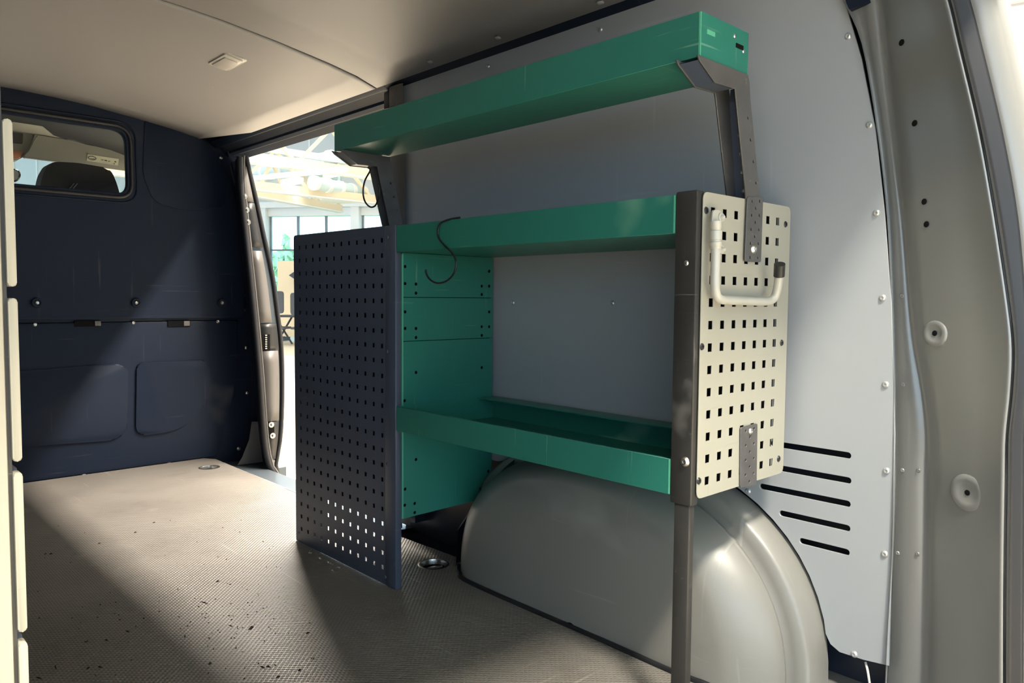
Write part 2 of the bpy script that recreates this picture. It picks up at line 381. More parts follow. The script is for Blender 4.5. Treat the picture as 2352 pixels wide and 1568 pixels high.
# ---- black rail between ceiling and wall, continuing over the sliding door
rail = root('trim_1', (1.33, 1.5, 1.32), kind='structure')
loft('roof_rail', [[Vector((x, y, z)) for x, z in ((1.292, 1.341), (1.302, 1.334), (1.308, 1.331), (1.322, 1.3245), (1.332, 1.318), (1.332, 1.20), (1.40, 1.20), (1.40, 1.36), (1.30, 1.36))] for y in (0.45, 1.0, 1.5, 1.96)], 'bulk', rail, True, 30, True, True)
over = root('trim_2', (1.36, 2.5, 1.31), kind='structure')
rows = []
for y in (1.96, 2.3, 2.7, 3.0, 3.26):
    rows.append([Vector((x, y, z)) for x, z in ((1.285, 1.345), (1.302, 1.333), (1.318, 1.326), (1.322, 1.330), (1.345, 1.328), (1.352, 1.318), (1.358, 1.304), (1.372, 1.296), (1.40, 1.300), (1.44, 1.33), (1.40, 1.37))])
loft('door_header', rows, 'bulk', over, True, 35, True, True)
loft('painted_strip', [[Vector((x, y, z)) for x, z in ((1.3455, 1.3275), (1.3535, 1.316), (1.3585, 1.303))] for y in (2.03, 2.3, 2.72)], 'stripb', over)
# ---- right wall: grey lining board with louvre slots
wr = root('wall_right', (1.345, 1.2, 0), kind='structure')
edge = [(0.477, 0.073), (0.479, 0.25), (0.480, 0.473), (0.492, 0.692), (0.508, 0.85), (0.526, 0.985), (0.553, 1.11), (0.585, 1.216), (0.64, 1.325)]
AY, AA, AB, AE = 1.06, 0.480, 0.380, 0.833
arcp = [(AY-AA*math.copysign(abs(math.cos(t))**AE, math.cos(t)), AB*math.sin(t)**AE) for t in [math.radians(a) for a in range(14, 136, 6)]]
ol = edge+[(1.90, 1.325), (1.895, 1.0), (1.875, 0.60), (1.87, 0.30)]+rounded([(1.87, 0.285), (1.47, 0.262), arcp[-1], arcp[-2]], [0, 0.03, 0, 0])[1:-2]
ol += arcp[::-1]+[(0.588, 0.092), (0.579, 0.076), (0.562, 0.067), (0.52, 0.068)]
slots = []
for (u0, v0, u1, v1) in [(1770, 1017, 1955, 1047), (1770, 1071, 1955, 1104), (1745, 1116, 1953, 1158), (1790, 1178, 1952, 1214), (1836, 1241, 1950, 1270)]:
    a, b = at(u0, v0, x=1.34), at(u1, v1, x=1.34); zz = (a.z+b.z)/2
    slots.append(slot((b.y+0.005, zz), (a.y-0.005, zz), 0.0058))
plate('lining_board', ol, slots, lambda p, q, d: Vector((XW(q)+d, p, q)), 0.006, 'wall', wr)
for (u, v) in [(1948, 83), (1997, 287), (2013, 489), (2027, 684), (2034, 883), (2036, 1081), (2032, 1272), (1962, 1502), (1718, 1128), (918, 225), (1121, 153), (1379, 68), (1178, 695), (1407, 696), (1160, 1072)]:
    p = at(u, v, x=1.335); p = at(u, v, x=XW(p.z)); rivet(p, XP, 0.0062, 'rivet', wr)
wo = root('wall_right_outer', (1.42, 1.2, 0), kind='structure')
box('outer_skin', (1.405, 0.40, -0.30), (1.45, 1.99, 1.36), 'bodyd', wo)
box('inner_frame', (1.365, 1.885, 0.0), (1.41, 1.99, 1.33), 'bodyd', wo)

# ---- rear pillar beside the hatch opening
VS = [-190, -90, 0, 100, 300, 500, 700, 800, 900, 1000, 1100, 1300, 1500, 1650]
FE = {'E': ([1860, 1903, 1936, 1979, 2014, 2037, 2047, 2050, 2053, 2053, 2052, 2047, 2036, 2030], 1.336),
      'E2': ([1870, 1910, 1944, 1985, 2018, 2041, 2051, 2054, 2057, 2057, 2057, 2051, 2041, 2034], 1.372),
      'B': ([1925, 1960, 1984, 1998, 2029, 2048, 2057, 2060, 2062, 2063, 2062, 2055, 2044, 2036], 1.362),
      'C': ([1960, 1990, 2008, 2018, 2042, 2067, 2083, 2094, 2112, 2121, 2119, 2116, 2112, 2110], 1.352),
      'C2': ([1966, 1996, 2013, 2023, 2047, 2071, 2087, 2098, 2116, 2126, 2124, 2122, 2120, 2118], 1.356),
      'D': ([1990, 2015, 2030, 2040, 2062, 2080, 2097, 2109, 2126, 2138, 2139, 2140, 2137, 2133], 1.338),
      'D2': ([2010, 2038, 2056, 2068, 2092, 2110, 2126, 2138, 2152, 2163, 2165, 2165, 2162, 2158], 1.322),
      'M': ([2070, 2100, 2120, 2138, 2170, 2198, 2222, 2232, 2238, 2238, 2238, 2236, 2234, 2232], 1.300),
      'R0': ([2100, 2132, 2166, 2190, 2237, 2273, 2303, 2312, 2308, 2298, 2296, 2293, 2292, 2292], 1.277),
      'R1': ([2106, 2140, 2173, 2197, 2244, 2280, 2310, 2320, 2316, 2306, 2304, 2301, 2300, 2300], 1.272),
      'G0': ([2110, 2145, 2178, 2202, 2249, 2285, 2315, 2325, 2321, 2311, 2309, 2306, 2305, 2305], 1.285),
      'G1': ([2114, 2149, 2182, 2206, 2253, 2289, 2319, 2329, 2325, 2315, 2313, 2310, 2309, 2309], 1.285),
      'R2': ([2120, 2155, 2188, 2212, 2259, 2297, 2326, 2335, 2332, 2321, 2320, 2317, 2316, 2316], 1.276),
      'S0': ([2130, 2163, 2196, 2221, 2268, 2306, 2334, 2342, 2339, 2329, 2328, 2326, 2325, 2325], 1.292),
      'S1': ([2158, 2190, 2221, 2247, 2295, 2331, 2348, 2354, 2351, 2346, 2345, 2344, 2343, 2343], 1.290),
      'S2': ([2166, 2198, 2229, 2255, 2303, 2339, 2357, 2362, 2360, 2354, 2353, 2352, 2351, 2351], 1.300),
      'O': ([2190, 2223, 2256, 2281, 2326, 2364, 2385, 2390, 2387, 2380, 2378, 2376, 2374, 2374], 1.300)}
pil = root('wall_rear', (1.3, 0.35, 0), kind='structure')
rows = []
for i, v in enumerate(VS):
    r_ = []
    for k in ('E', 'E2', 'B', 'C', 'C2', 'D', 'D2', 'M', 'R0', 'R1', 'G0', 'G1', 'R2', 'S0', 'S1', 'S2', 'O'):
        us, x = FE[k]; lean = -0.03*max(0, (600-v)/700.0)**1.5
        r_.append(at(us[i], v, x=x+lean))
    r_.append(r_[-1]+Vector((0.03, -0.012, 0))); r_.append(r_[-1]+Vector((0.10, 0.0, 0)))
    rows.append(r_)
P4 = rows
def refine(rows, n=4):
    out = []
    cols = [smooth_path([r[j] for r in rows], n) for j in range(len(rows[0]))]
    return [[c[i] for c in cols] for i in range(len(cols[0]))]
RR = refine(rows)
loft('pillar_skin', [r_[:13] for r_ in RR], 'bodyp', pil)
loft('hatch_seal', [r_[12:16] for r_ in RR], 'rubber', pil)
loft('pillar_flange', [r_[15:] for r_ in RR], 'bodyp', pil)
tube('groove_seal', [r_[10].lerp(r_[11], 0.5) for r_ in RR[::2]], 0.0034, 'rubber', pil, 6)
def pillar_x(u, v):
    for i in range(len(VS)-1):
        if VS[i] <= v <= VS[i+1]:
            t = (v-VS[i])/(VS[i+1]-VS[i]); ks = ['B', 'C', 'C2', 'D', 'D2', 'M', 'R0', 'R1']
            lean = -0.03*max(0, (600-v)/700.0)**1.5
            cs = [(FE[k][0][i]*(1-t)+FE[k][0][i+1]*t, FE[k][1]) for k in ks]
            for (ua, xa), (ub, xb) in zip(cs, cs[1:]):
                if ua <= u <= ub: return xa+(xb-xa)*(u-ua)/(ub-ua)+lean
    return 1.33
PN = Vector((-1, 0.35, 0.0))
for (u, v, r) in [(2072, 98, .0052), (2102, 283, .0052), (2124, 463, .005), (2129, 515, .005), (2148, 765, .0045), (2223, 1131, .0045)]:
    p = at(u, v, x=pillar_x(u, v)); rivet(p+PN.normalized()*0.0014, PN, r, 'hole', pil, 'hole', 'pillar_hole')
for (u, v, r) in [(2148, 765, 0.022), (2223, 1131, 0.030)]:
    p = at(u, v, x=pillar_x(u, v)); me = lathe_mesh('dimple', [(0.0, 0.0008), (0.45, 0.0008), (0.56, 0.0022), (0.74, 0.0032), (0.90, 0.0018), (1.0, -0.0015)], 28)
    for vt in me.vertices: vt.co.x *= r; vt.co.y *= r; pass
    o = link('dimple', me, 'bodyp', pil); o.matrix_basis = Matrix.Translation(p) @ Vector((0, 0, 1)).rotation_difference(PN.normalized()).to_matrix().to_4x4()
for (u, v) in [(2072, 680), (2074, 883), (2073, 1080), (2110, 1080), (2062, 1270), (2108, 1272)]:
    p = at(u, v, x=pillar_x(u, v)); rivet(p, XP, 0.0040, 'bodyp', pil, 'dome', 'rivet')
tube('drain_cable', smooth_path([at(1988, 1520, x=1.352), at(1994, 1545, x=1.345), at(2000, 1590, x=1.335)], 4), 0.0022, 'alum', pil, 6)
box('sill_plate', (1.325, 0.30, -0.012), (1.42, 0.62, -0.004), 'bodyp', pil)
# ---- C-pillar beside the sliding door
cpil = root('trim_3', (1.36, 1.95, 0.6), kind='structure')
loft('pillar_strip', [[Vector((1.338+dx-0.02*zz, y, zz)) for dx, y in ((0.0, 1.872), (-0.004, 1.885), (-0.004, 1.935), (0.004, 1.95), (0.05, 1.955))] for zz in (0.0, 0.4, 0.8, 1.1, 1.325)], 'jamb', cpil, True, 35)
loft('door_edge_seal', [[Vector((1.362+dx-0.02*zz, y, zz)) for dx, y in ((0.0, 1.95), (-0.010, 1.965), (-0.006, 1.985), (0.01, 1.998), (0.05, 2.0))] for zz in (-0.03, 0.4, 0.8, 1.1, 1.325)], 'bodyd', cpil)
box('door_rail_end', (1.305, 1.90, 1.262), (1.335, 1.935, 1.318), 'jamb', cpil, 0.004)
box('door_rail_hook', (1.318, 1.945, 1.268), (1.352, 1.985, 1.322), 'bodyd', cpil, 0.005)
# ---- bulkhead
bk = root('wall_front', (0.5, YB, 0), kind='structure')
FB = lambda p, q, d: Vector((p, YB+d, q))
WIN = rounded([(0.04, 1.085), (0.965, 1.085), (0.962, 1.348), (0.04, 1.348)], [0.05, 0.055, 0.06, 0.05], 7)
base = [(-0.37, -0.04), (1.42, -0.04), (1.50, 0.06), (1.52, 0.16), (1.52, 0.70), (1.50, 1.0), (1.45, 1.22), (1.36, 1.37), (1.20, 1.40), (0.9, 1.43), (0.5, 1.445), (-0.1, 1.42), (-0.37, 1.34)]
plate('base_sheet', base, [WIN], lambda p, q, d: Vector((p, YB+0.012+d, q)), 0.02, 'bulk', bk)
UP = rounded([(-0.36, 0.615), (1.412, 0.612), (1.418, 0.80), (1.395, 1.05), (1.355, 1.20), (1.29, 1.31), (1.20, 1.365), (0.9, 1.412), (0.5, 1.432), (-0.1, 1.41), (-0.36, 1.33)], [0, .02, .05, .05, .05, .05, .05, .05, .05, 0, 0], 3)
plate('upper_panel', UP, [WIN], lambda p, q, d: Vector((p, YB-0.016+0.03*max(0, p-1.34)+d, q)), 0.028, 'bulk', bk, 0.010)
slab('lower_panel', rounded([(-0.36, 0.002), (1.30, 0.002), (1.335, 0.10), (1.37, 0.26), (1.395, 0.40), (1.40, 0.590), (-0.36, 0.590)], 0.02, 3), lambda p, q, d: Vector((p, YB-0.004+d, q)), 0.016, 'bulk', bk, 0.005)
slab('rib_strip', [(-0.36, 0.592), (1.405, 0.592), (1.405, 0.612), (-0.36, 0.612)], lambda p, q, d: Vector((p, YB+0.003+d, q)), 0.01, 'bulk', bk, 0.002)
def pxs(pts, y): return [(lambda p: (p.x, p.z))(at(u, v, y=y)) for u, v in pts]
slab('embossed_panel', rounded(pxs([(333, 268), (430, 300), (500, 350), (520, 420), (515, 478), (420, 484), (352, 462), (328, 400)], YB-0.018), 0.03, 4), lambda p, q, d: Vector((p, YB-0.0195+d, q)), 0.006, 'bulk', bk, 0.0022)
slab('embossed_panel', rounded(pxs([(314, 838), (330, 832), (478, 826), (485, 880), (470, 925), (430, 975), (390, 992), (322, 1000), (312, 985)], YB-0.01), [.03, .01, .03, .05, .05, .05, .05, .03, .03], 4), lambda p, q, d: Vector((p, YB-0.012+d, q)), 0.011, 'bulk', bk, 0.006)
slab('embossed_panel', rounded(pxs([(-150, 868), (275, 834), (297, 850), (294, 985), (270, 1010), (-150, 1040)], YB-0.01), [.03, .03, .03, .03, .03, .03], 4), lambda p, q, d: Vector((p, YB-0.012+d, q)), 0.011, 'bulk', bk, 0.006)
for u0, u1, tb in ((170, 231, (218, 232)), (384, 436, (422, 436))):
    a, b = at(u0, 737, y=YB), at(u1, 749, y=YB); box('slot_pocket', (a.x, YB-0.008, b.z), (b.x, YB+0.004, a.z), 'hole', bk)
    c, d = at(tb[0], 737, y=YB-0.01), at(tb[1], 748, y=YB-0.01); box('slot_tab', (c.x, YB-0.011, d.z), (d.x, YB-0.006, c.z), 'jamb', bk, 0.001)
for (u, v) in [(85, 695), (313, 695), (510, 695)]:
    p = at(u, v, y=YB-0.02); rivet(p+Vector((0, -0.001, 0)), YM, 0.017, 'bulk', bk, 'cup', 'bolt_cup'); rivet(p+Vector((0, -0.002, 0)), YM, 0.0085, 'steel', bk, 'dome', 'bolt')
for (u, v) in [(80, 745), (306, 741), (500, 738)]: rivet(at(u, v, y=YB-0.002), YM, 0.0085, 'steel', bk)
for (u, v) in [(558, 678), (560, 712), (566, 798), (568, 902), (548, 1030), (388, 1060), (192, 1090), (507, 362)]: rivet(at(u, v, y=YB+0.004), YM, 0.0085, 'steel', bk, 'button')
# window in the bulkhead
wn = root('window_1', (0.5, YB, 1.2), kind='structure')
def ring(path, y): return [Vector((p, y, q)) for p, q in path]
tube('window_gasket', ring(rounded([(0.03, 1.078), (0.972, 1.078), (0.969, 1.355), (0.03, 1.355)], [0.05, 0.06, 0.065, 0.05], 8), YB-0.017), 0.0075, 'rubber', wn, 8, True)
tube('window_trim', ring(rounded([(0.016, 1.058), (0.99, 1.058), (0.987, 1.372), (0.016, 1.372)], [0.06, 0.07, 0.075, 0.06], 8), YB-0.017), 0.004, 'bulk', wn, 6, True)
slab('window_pane', WIN, lambda p, q, d: Vector((p, YB+0.006+d, q)), 0.004, 'glass', wn)

# ---- B-pillar jamb at the front of the sliding door
bp_ = root('trim_4', (1.42, 3.05, 0.6), kind='structure')
JY = 3.05
seal = [(556, 344), (547, 362), (550, 430), (560, 530), (577, 690), (592, 850), (602, 990), (610, 1050), (622, 1082), (650, 1112)]
outer = [(560, 345), (566, 380), (585, 460), (603, 545), (622, 632), (634, 720), (642, 790), (645, 880), (642, 990), (634, 1045), (630, 1072), (640, 1108)]
S3 = smooth_path([at(u, v, y=JY) for u, v in seal], 4); O3 = smooth_path([at(u, v, y=JY) for u, v in outer], 4)
def by_z(path, z):
    for a, b in zip(path, path[1:]):
        if (a.z-z)*(b.z-z) <= 0 and abs(a.z-b.z) > 1e-9: return a+(b-a)*((z-a.z)/(b.z-a.z))
    return path[-1] if z < path[-1].z else path[0]
zs = [1.27-0.05*k for k in range(28)]
loft('jamb_face', [[by_z(S3, z)+Vector((0.0, 0.004, 0)), by_z(S3, z)*0.5+by_z(O3, z)*0.5+Vector((0, -0.002, 0)), by_z(O3, z), by_z(O3, z)+Vector((0.02, 0.03, 0)), by_z(O3, z)+Vector((0.02, 0.20, 0))] for z in zs], 'bodyb', bp_, True, 40)
loft('pillar_return', [[by_z(S3, z)+Vector((0.012, 0.0, 0)), by_z(S3, z)+Vector((0.03, 0.10, 0)), Vector((by_z(S3, z).x+0.06, YB-0.02, z)), Vector((by_z(S3, z).x+0.13, YB+0.06, z))] for z in zs], 'bulk', bp_)
tube('door_seal', [by_z(S3, z)+Vector((0.002, -0.012, 0)) for z in [1.262-0.04*k for k in range(35)]]+[Vector((1.50, 3.00, -0.115))], 0.013, 'rubber', bp_, 8)
tube('seal_lip', [by_z(S3, z)+Vector((0.017, -0.010, 0)) for z in zs], 0.006, 'jamb', bp_, 6)
tube('outer_seal', [by_z(O3, z)+Vector((0.006, -0.002, 0)) for z in zs], 0.010, 'rubber', bp_, 8)
def jpanel(name, z0, z1, a, b, mat, th=0.006):
    rows = [[by_z(S3, z).lerp(by_z(O3, z), t)+Vector((0, -0.008, 0)) for t in (a, b)] for z in [z0+(z1-z0)*k/6 for k in range(7)]]
    o = loft(name, rows, mat, bp_); o.modifiers.new('t', 'SOLIDIFY').thickness = th; return o
jpanel('jamb_cover', 1.225, 1.085, 0.10, 0.80, 'jamb')
jpanel('jamb_cover', 0.885, 0.585, 0.22, 0.72, 'jamb')
jpanel('jamb_cover', 0.465, 0.165, 0.22, 0.86, 'jamb')
jpanel('jamb_cover', -0.005, -0.09, 0.22, 0.80, 'jamb')
jpanel('latch_plate', 0.58, 0.47, 0.20, 0.90, 'black', 0.004)
jpanel('latch_plate', 0.16, 0.0, 0.22, 0.86, 'black', 0.004)
jpanel('latch_plate', 1.08, 0.90, 0.20, 0.85, 'black', 0.004)
def jp(u, v, dy=-0.012): return at(u, v, y=JY+dy)
a, b = jp(602, 768), jp(620, 805); box('contact_recess', (a.x, JY-0.014, b.z), (b.x, JY-0.008, a.z), 'hole', bp_)
for k in range(7): q = jp(611, 770+5*k, -0.018); box('contact_pin', (q.x-0.004, JY-0.020, q.z-0.0022), (q.x+0.004, JY-0.013, q.z+0.0022), 'alum', bp_, 0.0008)
for (u, v) in [(561, 451), (566, 482), (569, 510), (623, 975), (626, 1000)]: rivet(jp(u, v, -0.014), YM, 0.010, 'steel', bp_, 'washer', 'striker_bolt')
a, b = jp(617, 972), jp(630, 1004); box('striker_recess', (a.x, JY-0.0135, b.z), (b.x, JY-0.010, a.z), 'hole', bp_)
loft('pillar_lining', [[at(u, v, y=3.22) for u, v in r_] for r_ in (((522, 345), (530, 345), (545, 362)), ((540, 420), (552, 420), (558, 480)), ((566, 700), (576, 700), (580, 720)), ((584, 960), (594, 960), (602, 1000)), ((560, 1062), (600, 1062), (612, 1062)))], 'bulk', bp_)
loft('pillar_foot', [[at(u, v, y=3.16) for u, v in r_] for r_ in (((578, 968), (596, 968)), ((572, 1010), (598, 1010)), ((556, 1050), (602, 1050)), ((545, 1068), (604, 1060)))], 'jamb', bp_)

# ---- wheel arch
wa = root('wheel_arch', (1.26, 1.06, 0), 'moulded grey plastic wheel arch cover bulging from wall beneath the shelves', 'wheel arch')
prof = [(1.352, .476, .376), (1.325, .475, .375), (1.290, .469, .370), (1.284, .463, .364), (1.2815, .446, .348), (1.279, .430, .333), (1.274, .426, .330), (1.268, .431, .336), (1.262, .440, .345), (1.255, .441, .346), (1.240, .436, .343), (1.215, .420, .337), (1.195, .392, .328), (1.183, .368, .320), (1.177, .35, .31)]
rows = []
NA = 40
for x, a, b in prof:
    r_ = []
    for k in range(NA+1):
        t = math.pi*k/NA; c, s = math.cos(t), math.sin(t); e = AE
        yy = AY-a*math.copysign(abs(c)**e, c); zz = b*abs(s)**e-0.006
        if yy > AY: yy = AY+(yy-AY)*(1.0+0.03*(x > 1.28))
        r_.append(Vector((x, yy, zz)))
    rows.append(r_)
mid = [Vector((1.174, AY+(p.y-AY)*0.6, max(-0.006, p.z*0.62))) for p in rows[-1]]
rows.append(mid); rows.append([Vector((1.173, AY+(p.y-AY)*0.05, max(-0.006, p.z*0.05))) for p in mid])
loft('arch_cover', rows, 'arch', wa, True, 50)
loft('front_flange', [[Vector((x, y, z)) for x, y, z in ((1.215, 1.50, -0.006), (1.235, 1.525, -0.006), (1.34, 1.53, -0.006))], [Vector(p) for p in ((1.215, 1.492, 0.10), (1.24, 1.515, 0.10), (1.34, 1.52, 0.10))], [Vector(p) for p in ((1.23, 1.42, 0.195), (1.26, 1.455, 0.20), (1.34, 1.46, 0.21))], [Vector(p) for p in ((1.26, 1.33, 0.29), (1.29, 1.36, 0.30), (1.34, 1.37, 0.31))]], 'bulk', wa)
tube('edge_strip', smooth_path([(1.285, 0.655, 0.002), (1.225, 0.695, 0.002), (1.172, 0.745, 0.002), (1.171, 1.0, 0.002), (1.171, 1.38, 0.002), (1.195, 1.46, 0.002), (1.225, 1.50, 0.002)], 6), 0.006, 'rubber', wa, 6)
# ================================================================== THINGS
# ---- right-hand shelving rack
rk = root('shelving_rack', (XF+0.15, 1.09, 0), 'green two-shelf van rack with beige perforated end panel on black post', 'rack')
bh = [(1.052+0.0347*i, 0.837-0.0357*j) for i in range(7) for j in range(13)]
bo = rounded([(1.024, 0.383), (1.306, 0.383), (1.306, 0.866), (1.024, 0.866)], 0.012, 4)
plate('perforated_end_panel', bo, [rect(c, 0.0125, 0.0135) for c in bh], lambda p, q, d: Vector((p, 0.660+d, q)), 0.0018, 'beige', rk)
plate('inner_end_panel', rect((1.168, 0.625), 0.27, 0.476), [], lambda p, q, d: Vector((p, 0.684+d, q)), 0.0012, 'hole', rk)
box('near_post', (XF-0.003, 0.6635, 0.372), (1.033, 0.703, 0.868), 'post', rk, 0.003)
box('near_post_leg', (XF-0.001, 0.667, 0.0), (1.030, 0.696, 0.374), 'post', rk, 0.003)
box('far_post', (XF-0.003, 1.476, 0.0), (1.030, 1.521, 0.866), 'dark', rk, 0.003)
box('far_post_edge', (1.030, 1.474, 0.17), (1.033, 1.478, 0.80), 'greenedge', rk)
box('rear_post', (1.29, 0.690, 0.383), (1.312, 0.712, 0.866), 'dark', rk, 0.002)
def zg(v): return at(1030, v, y=1.478).z
cuts = [0.803, 0.698, 0.594, 0.168]
for i in range(3):
    z1, z0 = cuts[i]-0.0008, cuts[i+1]+0.0008
    hs = []
    def H(u, v, r=0.0042):
        p = at(u, v, y=1.477)
        if z0+0.006 < p.z < z1-0.006: hs.append(circle((p.x, p.z), r, 8))
    for (u, v) in [(931, 612), (931, 651), (956, 652), (956, 673), (1107, 657), (1107, 676), (1124, 623), (1124, 657), (931, 716), (931, 754), (956, 754), (956, 775), (1107, 750), (1107, 770), (1124, 716), (1124, 750), (956, 855), (1107, 844), (930, 920), (956, 1055), (931, 1123), (930, 1160), (953, 1156), (953, 1177), (1122, 1082), (1104, 1122), (1104, 1139)]: H(u, v)
    zr = z0 if i < 2 else None
    outl = [(1.0325, z0), (1.318, z0 if i < 2 else z0+0.004), (1.318, z1), (1.0325, z1)]
    plate('green_end_panel', outl, hs, lambda p, q, d: Vector((p, 1.4775+d, q)), 0.0015, 'green', rk)
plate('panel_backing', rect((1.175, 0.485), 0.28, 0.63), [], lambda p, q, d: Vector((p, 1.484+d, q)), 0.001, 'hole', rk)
def tray(pname, x0, x1, y0, y1, z0, z1, parent, ends=(True, True), edge_near=True, back=True):
    t = 0.0018
    s = root(pname, ((x0+x1)/2, (y0+y1)/2, z0)); s.parent = parent; s.matrix_parent_inverse = Matrix.Translation(-Vector(parent['_origin']))
    box('tray_bottom', (x0+t, y0+t, z0), (x1-t, y1-t, z0+t), 'green', s)
    box('front_lip', (x0, y0, z0), (x0+t, y1, z1), 'green', s, 0.0006, 1)
    box('front_hem', (x0+t, y0+t, z1-0.003), (x0+0.012, y1-t, z1-0.0015), 'green', s)
    if back:
        box('back_lip', (x1-t, y0, z0), (x1, y1, z1), 'green', s, 0.0006, 1); box('back_hem', (x1-0.012, y0+t, z1-0.003), (x1-t, y1-t, z1-0.0015), 'green', s)
    if ends[0]: box('end_lip', (x0+t, y0, z0), (x1-t, y0+t, z1), 'green', s)
    if ends[1]: box('end_lip', (x0+t, y1-t, z0), (x1-t, y1, z1), 'green', s)
    if edge_near: box('worn_edge', (x0-0.0006, y0-0.0004, z0+0.001), (x0+0.0012, y0+0.0028, z1-0.001), 'greenedge', s)
    return s
tray('middle_shelf', XF-0.001, 1.318, 0.7045, 1.4745, 0.803, 0.864, rk)
tray('lower_shelf', XF-0.001, 1.318, 0.7045, 1.4745, 0.384, 0.442, rk)
lowlip = box('shelf_rim', (1.26, 0.72, 0.440), (1.316, 1.46, 0.4425), 'green', rk)
for (u, v) in [(1622, 483), (1804, 515), (1612, 796), (1795, 787), (1605, 1104), (1788, 1053)]:
    rivet(at(u, v, y=0.660), YM, 0.0058, 'black', rk, 'screw', 'panel_screw')
rivet(at(1573, 1060, x=XF-0.003), XP, 0.0085, 'steel', rk, 'dome', 'bolt'); rivet(at(1576, 604, x=XF-0.003), XP, 0.0045, 'steel', rk, 'button', 'bolt')
for (u, v) in [(890, 545), (889, 807), (889, 1065), (885, 1325), (908, 1297)]: rivet(at(u, v, x=XF-0.003), XP, 0.0048, 'dark', rk, 'screw', 'panel_screw')
def strap(pname, corners, n, parent, y=0.6565):
    pts = pxs(corners, y); P = [Vector(p) for p in pts]
    hs = []
    for k in range(n):
        t = (k+0.6)/(n+0.2)
        L_ = P[0].lerp(P[3], t); R_ = P[1].lerp(P[2], t)
        for s in ((0.30, 0.80) if k % 2 == 0 else (0.55,)): hs.append(circle(L_.lerp(R_, s), 0.0030, 8))
    return plate(pname, rounded(pts, 0.004, 3), hs, lambda p, q, d: Vector((p, y+d, q)), 0.0030, 'strap', parent)
strap('lower_strap', [(1702, 982), (1740, 972), (1738, 1112), (1701, 1120)], 8, rk)
rivet(at(1724, 990, y=0.656), YM, 0.0060, 'steel', rk, 'dome', 'bolt')

# ---- upper shelf on bracket arms
us = root('upper_shelf', (1.08, 1.2, 1.067), 'long narrow green shelf tray high on bent steel bracket arms', 'shelf')
tray('tray', 1.006, 1.146, 0.66, 1.738, 1.067, 1.134, us, edge_near=True)
for (u, v, c) in [(1633, 76, 'hole'), (1699, 107, 'hole')]:
    p = at(u, v, y=0.6595); box('end_slot', (p.x-0.011, 0.6590, p.z-0.0035), (p.x+0.011, 0.6602, p.z+0.0035), 'hole' if u > 1650 else 'greenedge', us)
for (u, v) in [(1688, 83), (1708, 118)]: rivet(at(u, v, y=0.6598), YM, 0.0035, 'steel', us, 'button', 'bolt')
ARM = [(0.995, 1.0655), (1.140, 1.0655), (1.146, 1.054), (1.150, 1.028), (1.190, 0.868), (1.190, 0.80), (1.150, 0.80), (1.146, 0.866), (1.103, 1.036), (1.045, 1.034), (1.002, 1.058)]
def bracket(y0, sgn, strapped):
    b = root('bracket_arm', (1.1, y0, 0.87)); b.parent = us; b.matrix_parent_inverse = Matrix.Translation(-Vector(us['_origin']))
    plate('near_flange', ARM[:5]+ARM[7:] if not strapped else ARM, [circle((1.176-0.0105*k, 0.895+0.034*k), 0.003, 8) for k in range(4)], lambda p, q, d: Vector((p, y0+d, q)), 0.003, 'strap', b)
    fl_ = [(0.992, 1.0655), (1.140, 1.0655), (1.150, 1.028), (1.178, 0.868), (1.148, 0.868), (1.103, 1.036), (1.045, 1.034), (1.000, 1.058)]
    plate('far_flange', fl_, [], lambda p, q, d: Vector((p, y0+0.036+d, q)), 0.003, 'strap', b)
    # web along the back of the channel and under the arm
    P = [(1.148, 1.050), (1.146, 1.028), (1.174, 0.868)]
    loft('web', [[Vector((x, y0+0.003, z)), Vector((x, y0+0.036, z))] for x, z in P], 'dark', b, False)
    loft('arm_web', [[Vector((x, y0+0.003, z)), Vector((x, y0+0.036, z))] for x, z in ((1.000, 1.060), (1.045, 1.0355), (1.103, 1.0375))], 'dark', b, False)
    for k in range(5):
        t = 0.15+0.19*k; p = Vector((1.146, 0, 1.028)).lerp(Vector((1.174, 0, 0.868)), t); rivet((p.x-0.001, y0+0.02, p.z), XP, 0.0042, 'steel', b, 'dome', 'bolt')
    return b
nb = bracket(0.6565, 1, False)
strap('strap', [(1718, 452), (1753, 452), (1748, 602), (1712, 600)], 9, us, 0.6540)
rivet(at(1731, 572, y=0.6538), YM, 0.0080, 'steel', us, 'dome', 'bolt')
bracket(1.690, 1, False)

# ---- cabinet with perforated back, facing the sliding door
pc = root('perforated_cabinet', (1.17, 1.745, 0), 'anthracite perforated back panel of cabinet standing on floor at sliding door', 'cabinet')
dh = [(1.534+0.0371*i, 0.833-0.036*j) for i in range(12) for j in range(23)]
plate('perforated_panel', rounded([(1.521, 0.001), (1.975, 0.001), (1.975, 0.868), (1.521, 0.866)], [0, .004, .01, .004], 3), [rect(c, 0.0098, 0.0110) for c in dh], lambda p, q, d: Vector((XF-0.002+d, p, q)), 0.0018, 'dark', pc)
box('side_post', (XF+0.001, 1.905, 0.001), (XF+0.045, 1.973, 0.864), 'black', pc, 0.002)
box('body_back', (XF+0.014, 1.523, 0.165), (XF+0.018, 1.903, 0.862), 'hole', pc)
box('body_bottom', (XF+0.018, 1.523, 0.165), (1.30, 1.903, 0.169), 'dark', pc)
box('body_top', (XF+0.018, 1.523, 0.858), (1.30, 1.903, 0.862), 'dark', pc)
for z in (0.40, 0.63): box('inner_shelf', (XF+0.018, 1.527, z), (1.30, 1.899, z+0.004), 'dark', pc)
for y in (1.523, 1.899): box('side_panel', (XF+0.018, y, 0.169), (1.30, y+0.004, 0.858), 'dark', pc)
rivet(at(686, 1222, x=XF-0.002), XP, 0.0045, 'dark', pc, 'screw', 'panel_screw')

